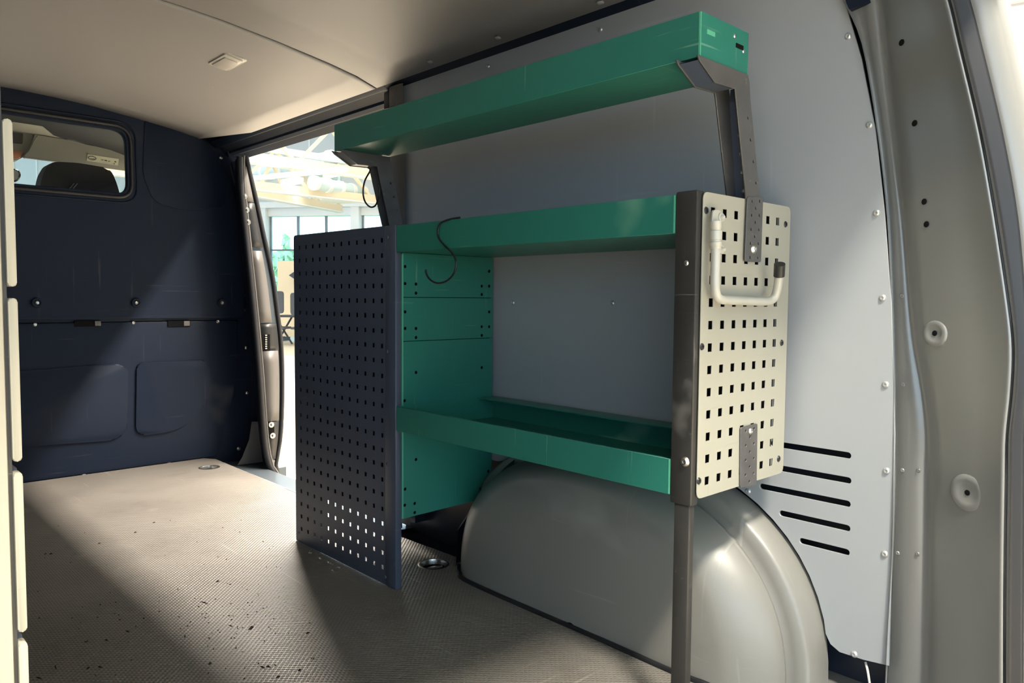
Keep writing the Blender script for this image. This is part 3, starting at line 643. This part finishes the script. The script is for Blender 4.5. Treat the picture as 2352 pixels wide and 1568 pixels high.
# ---- bent tube holder on the beige panel
th = root('tube_holder', (1.12, 0.64, 0.7), 'bent pale grey tube hook with black end cap bolted to beige panel', 'hook')
Y1 = 0.644
path = [at(u, v, y=Y1) for u, v in [(1644, 568), (1643, 610), (1642, 650), (1645, 676), (1655, 687), (1675, 689), (1720, 691), (1760, 692)]]+[at(1776, 686, y=Y1-0.004), at(1783, 672, y=Y1-0.008), at(1788, 648, y=Y1-0.014), at(1790, 626, y=Y1-0.018)]
tube('tube', smooth_path(path, 5), 0.0072, 'tube', th, 12)
tube('end_cap', [at(1789.5, 634, y=Y1-0.017), at(1790, 624, y=Y1-0.0185), at(1791, 606, y=Y1-0.022)], 0.0092, 'black', th, 12)
hp = [at(1644, v, y=Y1) for v in (572, 566, 565, 556, 555, 551, 550, 530, 529, 525, 524, 508)]
tube('ribbed_grip', hp, [0.0085, 0.0085, 0.0095, 0.0095, 0.008, 0.008, 0.0095, 0.0095, 0.008, 0.008, 0.009, 0.009], 'tube', th, 12)
fl_pts = pxs([(1638, 482), (1650, 482), (1664, 494), (1664, 506), (1652, 512), (1636, 512)], Y1+0.003)
plate('flattened_end', rounded(fl_pts, 0.004, 3), [], lambda p, q, d: Vector((p, Y1+0.002+d, q)), 0.004, 'tube', th)
for (u, v) in [(1655, 499), (1656, 573)]:
    p = at(u, v, y=Y1+0.002); rivet(p, YM, 0.0060, 'tube', th, 'washer', 'bolt')
    tube('standoff', [p, Vector((p.x, 0.6598, p.z))], 0.004, 'tube', th, 8)

# ---- hooks and wires
sp = [(1040, 503), (1026, 503), (1012, 513), (1006, 532), (1010, 550), (1026, 568), (1042, 585), (1048, 606), (1041, 630), (1024, 646), (1004, 650), (988, 642), (980, 630), (978, 619)]
pts = [at(u, v, x=XF-0.010) for u, v in sp]; pts[0] = Vector((XF+0.010, pts[0].y, 0.868)); pts[1].x = XF-0.002
hk = tube('wire_hook', smooth_path(pts, 5), 0.0022, 'wire'); tag(hk, 'black S-shaped wire hook hanging over middle green shelf edge', 'hook')
lp = [(852, 378), (850, 392), (838, 415), (834, 440), (838, 462), (850, 475), (862, 472), (869, 455), (872, 437), (871, 425)]
pts = [at(u, v, x=1.085) for u, v in lp]; pts[0] = Vector((1.10, 1.728, 1.036)); 
lo = tube('cable_loop', smooth_path(pts, 5), 0.0022, 'wire'); tag(lo, 'thin black cable loop dangling from far bracket of upper shelf', 'cable')

# ---- drawer cabinet on the left side
dc = root('drawer_cabinet', (-0.12, 1.2, 0), 'beige drawer cabinet seen edge-on at left border of picture', 'cabinet')
box('cabinet_body', (-0.355, 0.665, 0.0), (0.104, 1.76, 0.862), 'beige', dc, 0.003)
box('end_panel', (-0.355, 0.655, 0.0), (0.1078, 0.664, 0.866), 'beige', dc, 0.003)
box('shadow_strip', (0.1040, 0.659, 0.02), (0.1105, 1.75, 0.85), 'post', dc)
zt = 0.826
for k in range(6):
    z0 = zt-0.121
    if z0 < 0.0: break
    d_ = root('drawer', (0.105, 1.2, z0)); d_.parent = dc; d_.matrix_parent_inverse = Matrix.Translation(-Vector(dc['_origin']))
    slab('drawer_front', rounded([(0.657, z0), (1.75, z0), (1.75, zt), (0.657, zt)], 0.008, 4), lambda p, q, d: Vector((0.1160-d, p+0.009, q)), 0.0055, 'dark', d_, 0.002)
    slab('drawer_edge', rounded([(0.1105, z0), (0.1164, z0), (0.1164, zt), (0.1105, zt)], 0.0028, 4), lambda p, q, d: Vector((p, 0.655+d, q)), 0.012, 'beige', d_, 0.001)
    box('handle', (0.1161, 1.05, zt-0.025), (0.124, 1.35, zt-0.018), 'alum', d_, 0.001)
    zt = z0-0.0085

# ---- interior lamp
lm = root('interior_lamp', (0.953, 2.28, 1.39), 'small rectangular interior lamp in grey frame on van ceiling', 'lamp')
sl = math.atan2(1.4035-1.3917, 0.07)
def lampm(p, q, d): 
    z = ceil_z(0.953)-0.17*(p)-d
    return Vector((0.953+p, 2.275+q, z))
slab('lamp_frame', rounded([(-0.036, -0.075), (0.036, -0.075), (0.036, 0.075), (-0.036, 0.075)], 0.014, 5), lambda p, q, d: lampm(p, q, 0.006-d), 0.010, 'alum', lm, 0.003)
slab('lamp_rim', rounded([(-0.028, -0.062), (0.028, -0.062), (0.028, 0.066), (-0.028, 0.066)], 0.008, 5), lambda p, q, d: lampm(p, q, 0.010-d), 0.008, 'lens', lm, 0.002)
slab('lamp_lens', rounded([(-0.020, -0.042), (0.020, -0.042), (0.020, 0.058), (-0.020, 0.058)], 0.006, 4), lambda p, q, d: lampm(p, q, 0.0125-d), 0.008, 'alum', lm, 0.002)

# ---- lashing rings let into the floor
for i, (x, y) in enumerate(HOLES_FLOOR):
    r_ = root('lashing_ring', (x, y, -0.03), ('round steel lashing ring let into floor beside wheel arch', 'round steel lashing ring let into floor near bulkhead corner')[i], 'lashing ring', 'lashing rings in the load floor')
    me = lathe_mesh('ring_collar', [(0.034, -0.030), (0.0335, -0.002), (0.0345, 0.0012), (0.038, 0.0014), (0.0415, 0.0002)], 28)
    link('ring_collar', me, 'steel', r_, (x, y, 0.0))
    link('ring_cup', lathe_mesh('ring_cup', [(0.0, -0.030), (0.033, -0.030), (0.0335, -0.012)], 24), 'hole', r_, (x, y, 0.0))
    tube('ring_bar', smooth_path([Vector((x-0.024, y-0.006, -0.012)), Vector((x-0.010, y+0.016, -0.016)), Vector((x+0.012, y+0.016, -0.016)), Vector((x+0.025, y-0.004, -0.012))], 5), 0.0035, 'bodyp', r_, 6)

# ---- crumbs of dead leaf on the floor
bm = bmesh.new()
def crumb(x, y, s, a, el):
    n = 5; ring_ = [(x+s*el*math.cos(2*math.pi*k/n)*random.uniform(.6, 1.1)*math.cos(a)-s*math.sin(2*math.pi*k/n)*math.sin(a), y+s*el*math.cos(2*math.pi*k/n)*math.sin(a)+s*math.sin(2*math.pi*k/n)*random.uniform(.6, 1.1)*math.cos(a)) for k in range(n)]
    lo_ = [bm.verts.new((p[0], p[1], 0.0003)) for p in ring_]; t = bm.verts.new((x, y, 0.0012+s*0.7))
    for k in range(n): bm.faces.new((lo_[k], lo_[(k+1) % n], t))
for (u, v, s, el, dang) in [(577, 1442, .0052, 2.6, .6), (500, 1335, .004, 2.0, .2), (706, 1454, .0035, 1.8, .1), (482, 1524, .004, 1.6, .8), (688, 1539, .0035, 1.5, .4), (470, 1384, .0018, 9, 1.9), (530, 1437, .0016, 5, 1.9), (118, 1272, .0042, 1.6, 0), (105, 1272, .003, 2.5, .5), (311, 1223, .004, 1.6, .3), (354, 1200, .0028, 2.5, 0), (228, 1248, .003, 1.8, .2), (425, 1461, .0022, 4, 1), (293, 1450, .002, 4, 2), (245, 1470, .0025, 2.5, 2), (200, 1473, .0025, 2, .4), (603, 1532, .0024, 3, 1.8), (617, 1531, .0024, 3, 2), (640, 1554, .003, 2, 0), (230, 1532, .002, 4, 2), (203, 1534, .003, 2, .7), (128, 1532, .0015, 8, 1.4), (90, 1557, .0018, 6, 2)]:
    p = at(u, v, z=0); crumb(p.x, p.y, s, dang, el)
for _ in range(150):
    u = random.gauss(530, 60) if random.random() < .45 else random.uniform(80, 760); v = random.gauss(1415, 30) if random.random() < .4 else random.uniform(1180, 1560)
    p = at(u, v, z=0)
    if p.x < 0.98: crumb(p.x, p.y, random.uniform(.0007, .0019), random.uniform(0, 3.1), random.uniform(1, 2.4))
cr = from_bm('leaf_crumbs', bm, 'debris'); tag(cr, 'dark crumbs of dead leaves scattered over the load floor', 'debris', kind='stuff')
# ================================================================== THE CAB beyond the bulkhead window
cbr = root('ceiling_cab', (0.5, 3.8, 1.45), kind='structure')
loft('headliner', [[Vector((0.5+d, y, z-dz)) for d, z in ((-0.85, 1.36), (-0.6, 1.43), (0, 1.462), (0.6, 1.43), (0.85, 1.36))] for y, dz in ((3.29, 0.0), (3.7, -0.015), (4.1, 0.0), (4.32, 0.03))], 'headl', cbr)
for x in (-0.36, 1.36):
    ap = tube('windscreen_pillar', [(x, 4.32, 1.36), (x+0.03*(1 if x > 0 else -1), 4.75, 0.95), (x+0.05*(1 if x > 0 else -1), 5.2, 0.55)], 0.045, 'bodyd', cbr, 8)
ws = root('window_2', (0.5, 4.75, 1.0), kind='structure')
loft('windscreen', [[Vector((0.5+d, y+0.10*(1-(d/0.85)**2), z)) for d in (-0.85, -0.45, 0, 0.45, 0.85)] for y, z in ((4.32, 1.38), (4.75, 0.98), (5.2, 0.56))], 'glass', ws)
dsh = root('dashboard', (0.5, 4.9, 0.4), 'dark dashboard of driver cab under the windscreen', 'dashboard')
box('dash_top', (-0.36, 4.5, 0.36), (1.38, 5.3, 0.54), 'black', dsh, 0.05, 3)
box('dash_front', (-0.36, 4.48, -0.2), (1.38, 4.9, 0.38), 'black', dsh, 0.03, 3)
box('dash_glovebox', (0.80, 4.47, 0.05), (1.25, 4.50, 0.28), 'black', dsh, 0.01, 2)
fb = box('floor_cab', (-0.42, 3.30, -0.30), (1.42, 5.2, -0.22), 'bodyd'); tag(fb, kind='structure')
# sun visor with warning sticker
sv = root('sun_visor', (1.0, 4.12, 1.3), 'grey fold-down sun visor with printed warning sticker behind bulkhead window', 'sun visor')
VY = 4.12
vis = pxs([(52, 361), (66, 348), (82, 316), (92, 311), (150, 320), (166, 327), (290, 348), (420, 372), (420, 412), (286, 391)], VY)
slab('visor_board', rounded(vis, [.01, .01, .02, .02, .02, .02, 0, .02, .02, 0], 4), lambda p, q, d: Vector((p, VY+d, q)), 0.022, 'visor', sv, 0.005)
stk = slab('warning_sticker', pxs([(201, 354), (273, 365), (271, 380), (199, 369)], VY-0.002), lambda p, q, d: Vector((p, VY-0.002+d, q)), 0.0015, 'paper', sv)
c = at(212, 363, y=VY-0.003); tube('sticker_symbol', [Vector((c.x+0.017*math.cos(t), VY-0.003, c.z+0.0085*math.sin(t))) for t in [2*math.pi*k/16 for k in range(16)]], 0.0016, 'ink', sv, 5, True)
for (u0, v0, u1, v1) in [(207, 363, 218, 365), (211, 358, 215, 359), (232, 366, 238, 368), (240, 367, 246, 370), (248, 369, 253, 371), (263, 370, 267, 373), (261, 375, 264, 377), (234, 372, 250, 374)]:
    a, b = at(u0, v0, y=VY-0.003), at(u1, v1, y=VY-0.003); box('sticker_mark', (min(a.x, b.x), VY-0.0032, min(a.z, b.z)), (max(a.x, b.x), VY-0.0022, max(a.z, b.z)), 'ink', sv)
# overhead console
oc = root('overhead_console', (0.72, 4.15, 1.36), 'grey overhead console with dark switch and reddish reading lamp', 'console')
con = pxs([(-120, 268), (20, 284), (88, 294), (78, 318), (70, 346), (52, 362), (36, 368), (-120, 360)], 4.146)
slab('console_body', rounded(con, 0.012, 3), lambda p, q, d: Vector((p, 4.146+d, q)), 0.10, 'visor', oc, 0.008)
tube('console_edge', [at(u, v, y=4.141) for u, v in [(86, 298), (80, 318), (72, 345), (54, 362)]], 0.008, 'headl', oc, 6)
slab('switch', rounded(pxs([(24, 303), (54, 306), (52, 330), (24, 327)], 4.136), 0.006, 3), lambda p, q, d: Vector((p, 4.136+d, q)), 0.012, 'black', oc, 0.002)
slab('reading_lamp', rounded(pxs([(20, 344), (55, 348), (45, 364), (20, 362)], 4.136), 0.006, 3), lambda p, q, d: Vector((p, 4.131+d, q)), 0.016, 'orange', oc, 0.003)
# mirror
mr = root('rear_mirror', (0.7, 4.4, 1.2), 'small black interior mirror behind bulkhead window', 'mirror')
mp_ = rounded(pxs([(-70, 380), (40, 388), (49, 396), (46, 412), (36, 418), (-70, 412)], 4.35), 0.015, 4)
slab('mirror_shell', mp_, lambda p, q, d: Vector((p, 4.35+d, q)), 0.03, 'black', mr, 0.006)
slab('mirror_glass', rounded(pxs([(-64, 384), (38, 391), (44, 398), (41, 410), (34, 414), (-64, 408)], 4.349), 0.012, 4), lambda p, q, d: Vector((p, 4.3485+d, q)), 0.003, 'steel', mr)
c = at(0, 380, y=4.36); tube('mirror_stem', [(c.x-0.05, 4.37, c.z), (c.x-0.05, 4.40, c.z+0.05), (c.x-0.05, 4.36, c.z+0.09)], 0.008, 'black', mr, 6)
# seat with headrest
st = root('passenger_seat', (0.85, 3.6, -0.2), 'dark fabric cab seat, headrest showing through bulkhead window', 'seat')
HY = 3.62
hr = pxs([(88, 470), (92, 430), (98, 400), (112, 376), (128, 371), (180, 374), (246, 385), (258, 396), (268, 420), (278, 455), (284, 480)], HY)
slab('headrest', rounded(hr, 0.015, 3), lambda p, q, d: Vector((p, HY+d, q)), 0.10, 'seat', st, 0.022, 4)
for (u0, u1) in ((160, 170), (168, 178)):
    a, b = at(u0, 433, y=HY-0.001), at(u1, 421, y=HY-0.001); tube('stitch', [a, b], 0.0016, 'visor', st, 5)
for x in (0.74, 0.94): tube('headrest_rod', [(x, HY+0.05, 0.9), (x, HY+0.05, 1.12)], 0.007, 'steel', st, 8)
slab('backrest', rounded([(0.60, 0.22), (1.10, 0.22), (1.09, 0.80), (1.0, 1.01), (0.70, 1.01), (0.60, 0.80)], 0.06, 4), lambda p, q, d: Vector((p, 3.55+0.12*(q-0.3)*0.3+d, q)), 0.13, 'seat', st, 0.03, 3)
box('seat_cushion', (0.59, 3.60, 0.06), (1.11, 4.12, 0.24), 'seat', st, 0.04, 3)
box('seat_base', (0.64, 3.64, -0.218), (1.06, 4.05, 0.08), 'black', st, 0.02, 2)
# cab flanks
cw = root('wall_cab_right', (1.42, 4.0, 0.3), kind='structure')
box('cab_door_skin', (1.43, 3.30, -0.30), (1.47, 5.1, 0.62), 'bodyd', cw); box('cab_post', (1.38, 3.28, 0.62), (1.45, 3.42, 1.36), 'bodyd', cw); box('cab_roof_side', (1.36, 3.28, 1.33), (1.42, 4.35, 1.40), 'bodyd', cw)

# ================================================================== THE HALL outside
GZ = -0.62
AZ = math.radians(53.9); HN = Vector((math.sin(AZ), math.cos(AZ), 0)); HT = Vector((math.cos(AZ), -math.sin(AZ), 0))   # HN towards the glass wall, HT along it to the right
def hp_(s, t, z): return HN*s+HT*t+Vector((0, 0, z))
def hbox(name, s0, s1, t0, t1, z0, z1, mat, parent=None, bevel=0.0):
    mtx = Matrix(((HN.x, HT.x, 0, 0), (HN.y, HT.y, 0, 0), (0, 0, 1, 0), (0, 0, 0, 1)))
    return box(name, (s0, t0, z0), (s1, t1, z1), mat, parent, bevel, 2, mtx)
def hat(u, v, s):
    d = _F + ((u-IMG_W/2)/FPX)*_R - ((v-IMG_H/2)/FPX)*_U; t = s/d.dot(HN); p = CAM+t*d
    return p.dot(HT), p.z
hf = hbox('floor_hall', -14, 25.4, -32, 26, GZ-0.1, GZ, 'concrete'); tag(hf, kind='structure')
WS = 25.0
hw = root('wall_hall', hp_(WS, 0, GZ), kind='structure')
ztop = hat(740, 496, WS)[1]; zhead = hat(740, 466, WS)[1]; zwall = 6.6
hbox('window_header', WS-0.10, WS+0.25, -32, 26, ztop, zhead, 'hwhite', hw)
hbox('header_ledge', WS-0.35, WS, -32, 26, zhead-0.18, zhead+0.02, 'hwhite', hw)
hbox('upper_cladding', WS, WS+0.2, -32, 26, zhead, zwall, 'hgrey', hw)
for k in range(-26, 24): hbox('cladding_rib', WS-0.03, WS+0.02, k*1.0, k*1.0+0.06, zhead+0.05, zwall, 'hwhite', hw)
hbox('window_sill', WS-0.05, WS+0.2, -32, 26, GZ, GZ+0.35, 'hgrey', hw)
tcol0, tcol1 = hat(611, 560, WS)[0], hat(822, 505, WS)[0]; bay = tcol1-tcol0
zt_ = hat(650, 574, WS)[1]
for k in range(-8, 8):
    t = tcol0+bay*k
    if -31 < t < 25:
        hbox('column', WS-0.30, WS+0.1, t-0.15, t+0.15, GZ, zhead-0.1, 'hwhite', hw)
        for j in (1, 2, 3): hbox('mullion', WS, WS+0.08, t+0.17+(bay-0.3)*(j-1)/3-0.04+(0.0 if j > 1 else 0.02), t+0.17+(bay-0.3)*(j-1)/3+0.04, GZ+0.35, ztop, 'mull', hw)
        hbox('transom', WS, WS+0.06, t+0.15, t+bay-0.15, zt_-0.03, zt_+0.03, 'mull', hw)
        hbox('window_pane', WS+0.03, WS+0.04, t+0.15, t+bay-0.15, GZ+0.35, ztop, 'glass', hw)
hr_ = hbox('ceiling_hall', -14, 25.4, -32, 26, 6.6, 6.75, 'hwhite'); tag(hr_, kind='structure')
hbox('back_wall', -14.2, -14.0, -32, 26, GZ, GZ+0.9, 'hgrey', hw); hbox('back_wall', -14.2, -14.0, -32, 26, 4.4, 6.7, 'hgrey', hw)
for k in range(-9, 8): hbox('back_column', -14.2, -13.9, k*3.2, k*3.2+0.4, GZ+0.9, 4.4, 'hwhite', hw)
hbox('end_wall', -14, 25, -32.2, -32, GZ, GZ+0.9, 'hgrey', hw); hbox('end_wall', -14, 25, -32.2, -32, 4.4, 6.7, 'hgrey', hw)
for k in range(-4, 8): hbox('end_column', k*3.2, k*3.2+0.3, -32.2, -31.9, GZ+0.9, 4.4, 'hwhite', hw)
hbox('end_wall', -14, 25, 26, 26.2, GZ, 6.7, 'hgrey', hw)
# roof beams and trusses
def beam(name, p, q, w_, h_, mat, parent=None):
    p, q = Vector(p), Vector(q); d = (q-p).normalized(); s = d.cross(Vector((0, 0, 1))).normalized(); u_ = s.cross(d)
    vs = [a+s*(i*w_/2)+u_*(j*h_/2) for a in (p, q) for i, j in ((-1, -1), (1, -1), (1, 1), (-1, 1))]
    return mesh(name, vs, [(0, 1, 2, 3), (4, 7, 6, 5), (0, 4, 5, 1), (1, 5, 6, 2), (2, 6, 7, 3), (3, 7, 4, 0)], mat, parent)
def ext(p, q, a, b): d = (q-p).normalized(); return p-d*a, q+d*b
def truss(u0, v0, u1, v1, z, label, n=6, a=4, b=6, hh=0.9):
    p, q = at(u0, v0, z=z), at(u1, v1, z=z); p, q = ext(p, q, a, b); q.z = p.z = z
    r_ = root('roof_truss', (p+q)/2, label, 'truss', 'cream roof trusses of the hall')
    beam('bottom_chord', p, q, 0.16, 0.20, 'hbeam', r_); beam('bottom_flange', p+Vector((0, 0, -0.11)), q+Vector((0, 0, -0.11)), 0.24, 0.03, 'hwhite', r_)
    up = Vector((0, 0, hh)); beam('top_chord', p+up, q+up, 0.14, 0.16, 'hsteel', r_)
    L_ = (q-p); m = max(4, int(L_.length/1.6))
    for k in range(m):
        A = p+L_*(k/m); B = p+L_*((k+1)/m); mid_ = (A+B)/2+up
        beam('diagonal', A, mid_, 0.07, 0.07, 'hbeam', r_); beam('diagonal', mid_, B, 0.07, 0.07, 'hbeam', r_)
truss(565, 360, 870, 402, 3.6, 'nearest cream roof truss crossing high in the open door', b=3)
truss(575, 425, 880, 460, 3.3, 'cream roof truss crossing halfway up the open door', b=1.5)
truss(575, 440, 735, 470, 3.35, 'short pale roof truss seen farthest back in the open door', a=1, b=1)
def duct(u0, v0, u1, v1, z, r, label):
    p, q = at(u0, v0, z=z), at(u1, v1, z=z); r_ = root('air_duct', (p+q)/2, label, 'duct', 'pale blue air ducts under the hall roof')
    tube('duct_pipe', [p, p.lerp(q, .5), q], r, 'hsteel', r_, 12)
    for t in (0.0, 0.25, 0.5, 0.75, 1.0): c_ = p.lerp(q, t); d = (q-p).normalized(); tube('duct_collar', [c_-d*0.05, c_+d*0.05], r*1.12, 'hwhite', r_, 12)
duct(570, 404, 760, 368, 4.2, 0.24, 'wide pale blue air duct above the trusses')
duct(722, 420, 832, 442, 3.5, 0.17, 'short pale blue air duct hanging below the trusses')
duct(575, 410, 790, 389, 3.3, 0.06, 'slim pale blue pipe running under the wide duct')
def striplamp(u0, v0, u1, v1, z, label):
    p, q = at(u0, v0, z=z), at(u1, v1, z=z); r_ = root('hall_lamp', (p+q)/2, label, 'lamp', 'strip lamps hanging in the hall')
    beam('lamp_housing', p+Vector((0, 0, 0.07)), q+Vector((0, 0, 0.07)), 0.22, 0.08, 'hwhite', r_); beam('lamp_tube', p, q, 0.18, 0.06, 'lamp', r_)
striplamp(653, 424, 688, 417, 3.45, 'lit strip lamp left of the duct end in the open door')
striplamp(663, 446, 718, 445, 3.5, 'long lit strip lamp below the middle truss')
striplamp(749, 405, 792, 397, 3.8, 'lit strip lamp beside the cable loop')
striplamp(575, 449, 610, 448, 3.5, 'lit strip lamp nearest the door pillar')
pl = root('pendant_lamp', hp_(0, 0, 4), 'wide white pendant lamp above the glass wall', 'lamp')
c = at(780, 458, z=3.3); pl.location = c; pl['_origin'] = tuple(c)
link('pendant_shade', lathe_mesh('pendant_shade', [(0.0, 0.25), (0.12, 0.24), (0.15, 0.10), (0.55, 0.0), (0.5, -0.05), (0.0, -0.03)], 16), 'hwhite', pl, c)
tube('pendant_stem', [c+Vector((0, 0, 0.2)), c+Vector((0, 0, 1.6))], 0.04, 'hsteel', pl, 6)
# partition, desk, chairs at the far side of the hall
DS = 20.5
t0, z1 = hat(637, 599, DS); t1 = t0+3.0
pb = root('partition_board', hp_(DS, t0+1.5, GZ), 'beige partition board standing in front of the glass wall', 'partition')
mtx = Matrix(((HN.x, HT.x, 0, 0), (HN.y, HT.y, 0, 0), (0, 0, 1, 0), (0, 0, 0, 1)))
slab('board', rounded([(t0, GZ+0.12), (t1, GZ+0.12), (t1, z1), (t0, z1)], 0.08, 3), lambda p, q, d: hp_(DS+d, p, q), 0.05, 'board', pb)
for t in (t0+0.2, t1-0.2): hbox('foot', DS-0.25, DS+0.3, t-0.03, t+0.03, GZ, GZ+0.13, 'hdark', pb)
tm, zm = hat(672, 632, DS-0.5)
mo = root('black_screen', hp_(DS-0.5, tm+0.3, zm), 'tilted black screen poking out beside the perforated cabinet', 'screen')
ang = math.radians(45); P_ = [(tm+0.26+0.36*math.cos(ang+math.pi/2*k), zm+0.36*math.sin(ang+math.pi/2*k)) for k in range(4)]
slab('screen_panel', [(tm+0.30+0.42*math.cos(math.pi/2*k), zm+0.26*math.sin(math.pi/2*k)) for k in range(4)], lambda p, q, d: hp_(DS-0.5+d, p, q), 0.05, 'hdark', mo, 0.005)
hbox('screen_pole', DS-0.49, DS-0.45, tm+0.28, tm+0.32, GZ, zm, 'hdark', mo)
dk = root('desk', hp_(DS-1.5, t0+1.0, GZ), 'dark desk with crossed legs before the beige partition', 'desk')
td, zd = hat(640, 723, DS-1.5)
hbox('desk_top', DS-1.9, DS-1.1, td, td+2.2, zd-0.05, zd, 'hdark', dk)
for t in (td+0.15, td+1.9):
    for a, b in ((-0.3, 0.3), (0.3, -0.3)): beam('desk_leg', hp_(DS-1.5+a*0.6, t+a*0.5, GZ), hp_(DS-1.5+b*0.6, t+b*0.5, zd-0.05), 0.04, 0.04, 'hdark', dk)
def chair(u, v, s, face, label):
    t, z = hat(u, v, s); c_ = root('office_chair', hp_(s, t, GZ), label, 'chair', 'dark chairs at the desk')
    slab('backrest', rounded([(t-0.22, z-0.30), (t+0.22, z-0.30), (t+0.20, z+0.28), (t-0.20, z+0.28)], 0.08, 3), lambda p, q, d: hp_(s+d+face*0.25*(q-z), p, q), 0.05, 'hdark', c_)
    hbox('seat', s+0.0, s+0.45, t-0.22, t+0.22, GZ+0.44, GZ+0.50, 'hdark', c_, 0.02)
    for a in (0.03, 0.42):
        for b in (-0.2, 0.2): beam('leg', hp_(s+a, t+b, GZ), hp_(s+a, t+b, GZ+0.45), 0.03, 0.03, 'hdark', c_)
    for b in (-0.2, 0.2): beam('back_post', hp_(s+0.03, t+b, GZ+0.45), hp_(s+0.03, t+b, z-0.2), 0.03, 0.03, 'hdark', c_)
chair(633, 693, DS-2.2, 0.3, 'dark office chair at desk beside the door pillar')
chair(684, 697, DS-2.2, -0.3, 'dark office chair at desk half hidden by the perforated cabinet')
for (v, hh) in ((815, 9), (855, 7), (878, 8)):
    a, b = at(640, v, z=GZ), at(690, v+4, z=GZ); a2, b2 = at(640, v+hh, z=GZ), at(690, v+hh+4, z=GZ)
    d = (b-a)
    vs = [a-d*3, b+d*3, b2+d*3, a2-d*3]
    o = mesh('floor_stripe', [p+Vector((0, 0, 0.003)) for p in vs]+[p+Vector((0, 0, -0.004)) for p in vs], [(0, 1, 2, 3), (7, 6, 5, 4), (0, 4, 5, 1), (1, 5, 6, 2), (2, 6, 7, 3), (3, 7, 4, 0)], 'stripe', hf)
# pale wall of the hall beside the rear of the van
az2 = math.radians(-13.5); WD = Vector((math.sin(az2), math.cos(az2), 0)); c0 = at(2300, 14, x=7.5)
pw = root('wall_hall_side', (7.5, c0.y, GZ), kind='structure')
A = Vector((c0.x, c0.y, 0)); 
def sbox(name, s0, s1, o0, o1, z0, z1, mat):
    nn = Vector((math.cos(az2), -math.sin(az2), 0)); mt = Matrix(((WD.x, nn.x, 0, A.x), (WD.y, nn.y, 0, A.y), (0, 0, 1, 0), (0, 0, 0, 1)))
    return box(name, (s0, o0, z0), (s1, o1, z1), mat, pw, 0, 2, mt)
sbox('side_board', -4.5, 2.0, 0, 0.1, GZ, c0.z, 'pink'); sbox('top_rail', -4.5, 2.0, -0.06, 0.12, c0.z, c0.z+0.05, 'alum'); sbox('rail_gap', -4.5, 2.0, 0.0, 0.1, c0.z+0.05, c0.z+0.09, 'mull'); sbox('upper_board', -4.5, 2.0, -0.02, 0.1, c0.z+0.09, 6.6, 'hwhite')
# lamp housings of the two lights that shine into the van
hl = root('strip_light_run', (4.6, 4.7, 6.45), 'long run of strip lights over the aisle beside the van', 'lamp')
box('housing', (4.30, -4.35, 6.42), (4.90, 13.75, 6.58), 'hwhite', hl, 0.02)
hb = root('high_bay_lamp', (-0.85, -2.5, 6.45), 'square high-bay lamp over the place behind the van', 'lamp')
box('housing', (-1.30, -2.95, 6.44), (-0.40, -2.05, 6.59), 'hwhite', hb, 0.02)
for i, (x, y) in enumerate(((9.0, 13.0), (16.0, 9.0), (-6.0, -1.0))):  # the last housing carries the added fill light
    h2 = root('strip_light_run', (x, y, 6.45), ('run of strip lights over the middle of the hall', 'run of strip lights nearest the glass wall', 'added unseen fill light along the closed side of the van')[i], 'lamp')
    box('housing', (x-0.32, y-7.05, 6.42), (x+0.32, y+7.05, 6.58), 'hwhite', h2, 0.02)
# planting outside the glass
gr = hbox('ground_outside', 25.4, 70, -40, 40, GZ-0.15, GZ-0.05, 'grass'); tag(gr, kind='structure')
def bush(name, s, u, v, rx, rz, mat, label, cat):
    t, z = hat(u, v, s); bm = bmesh.new()
    for _ in range(160):
        a = random.uniform(0, 6.28); k = random.random()**0.5; h_ = random.random()
        ww = rx*(1-h_) if cat == 'tree' else rx*math.sqrt(max(0, 1-h_*h_))
        c_ = hp_(s+k*ww*math.cos(a), t+k*ww*math.sin(a), GZ-0.06+h_*(z-GZ)); q = random.uniform(.16, .34)
        n = Vector((random.gauss(0, 1), random.gauss(0, 1), random.gauss(0, 1))).normalized(); e = n.orthogonal().normalized()*q; g = n.cross(e)
        V = [bm.verts.new(c_+x) for x in (e, g, -e, -g, n*q*0.5)]
        for i in range(4): bm.faces.new((V[i], V[(i+1) % 4], V[4]))
        bm.faces.new((V[3], V[2], V[1], V[0]))
    o = root(name, hp_(s, t, GZ-0.05), label, cat)
    from_bm('foliage', bm, mat, o); tube('trunk', [hp_(s, t, GZ-0.1), hp_(s, t, GZ+(z-GZ)*0.6)], 0.06, 'hdark', o, 6)
bush('conifer', 45, 657, 540, 1.6, 3, 'leaf', 'small conifer beyond the glass wall of the hall', 'tree')
bush('shrub', 30, 668, 578, 1.5, 1.6, 'leaf', 'bright green shrub just outside the glass wall', 'shrub')
bush('hedge_shrub', 34, 635, 577, 1.2, 1.6, 'leaf', 'bluish green shrub behind the glass wall next to white column', 'shrub')
for o in bpy.data.objects:
    if '_origin' in o: del o['_origin']
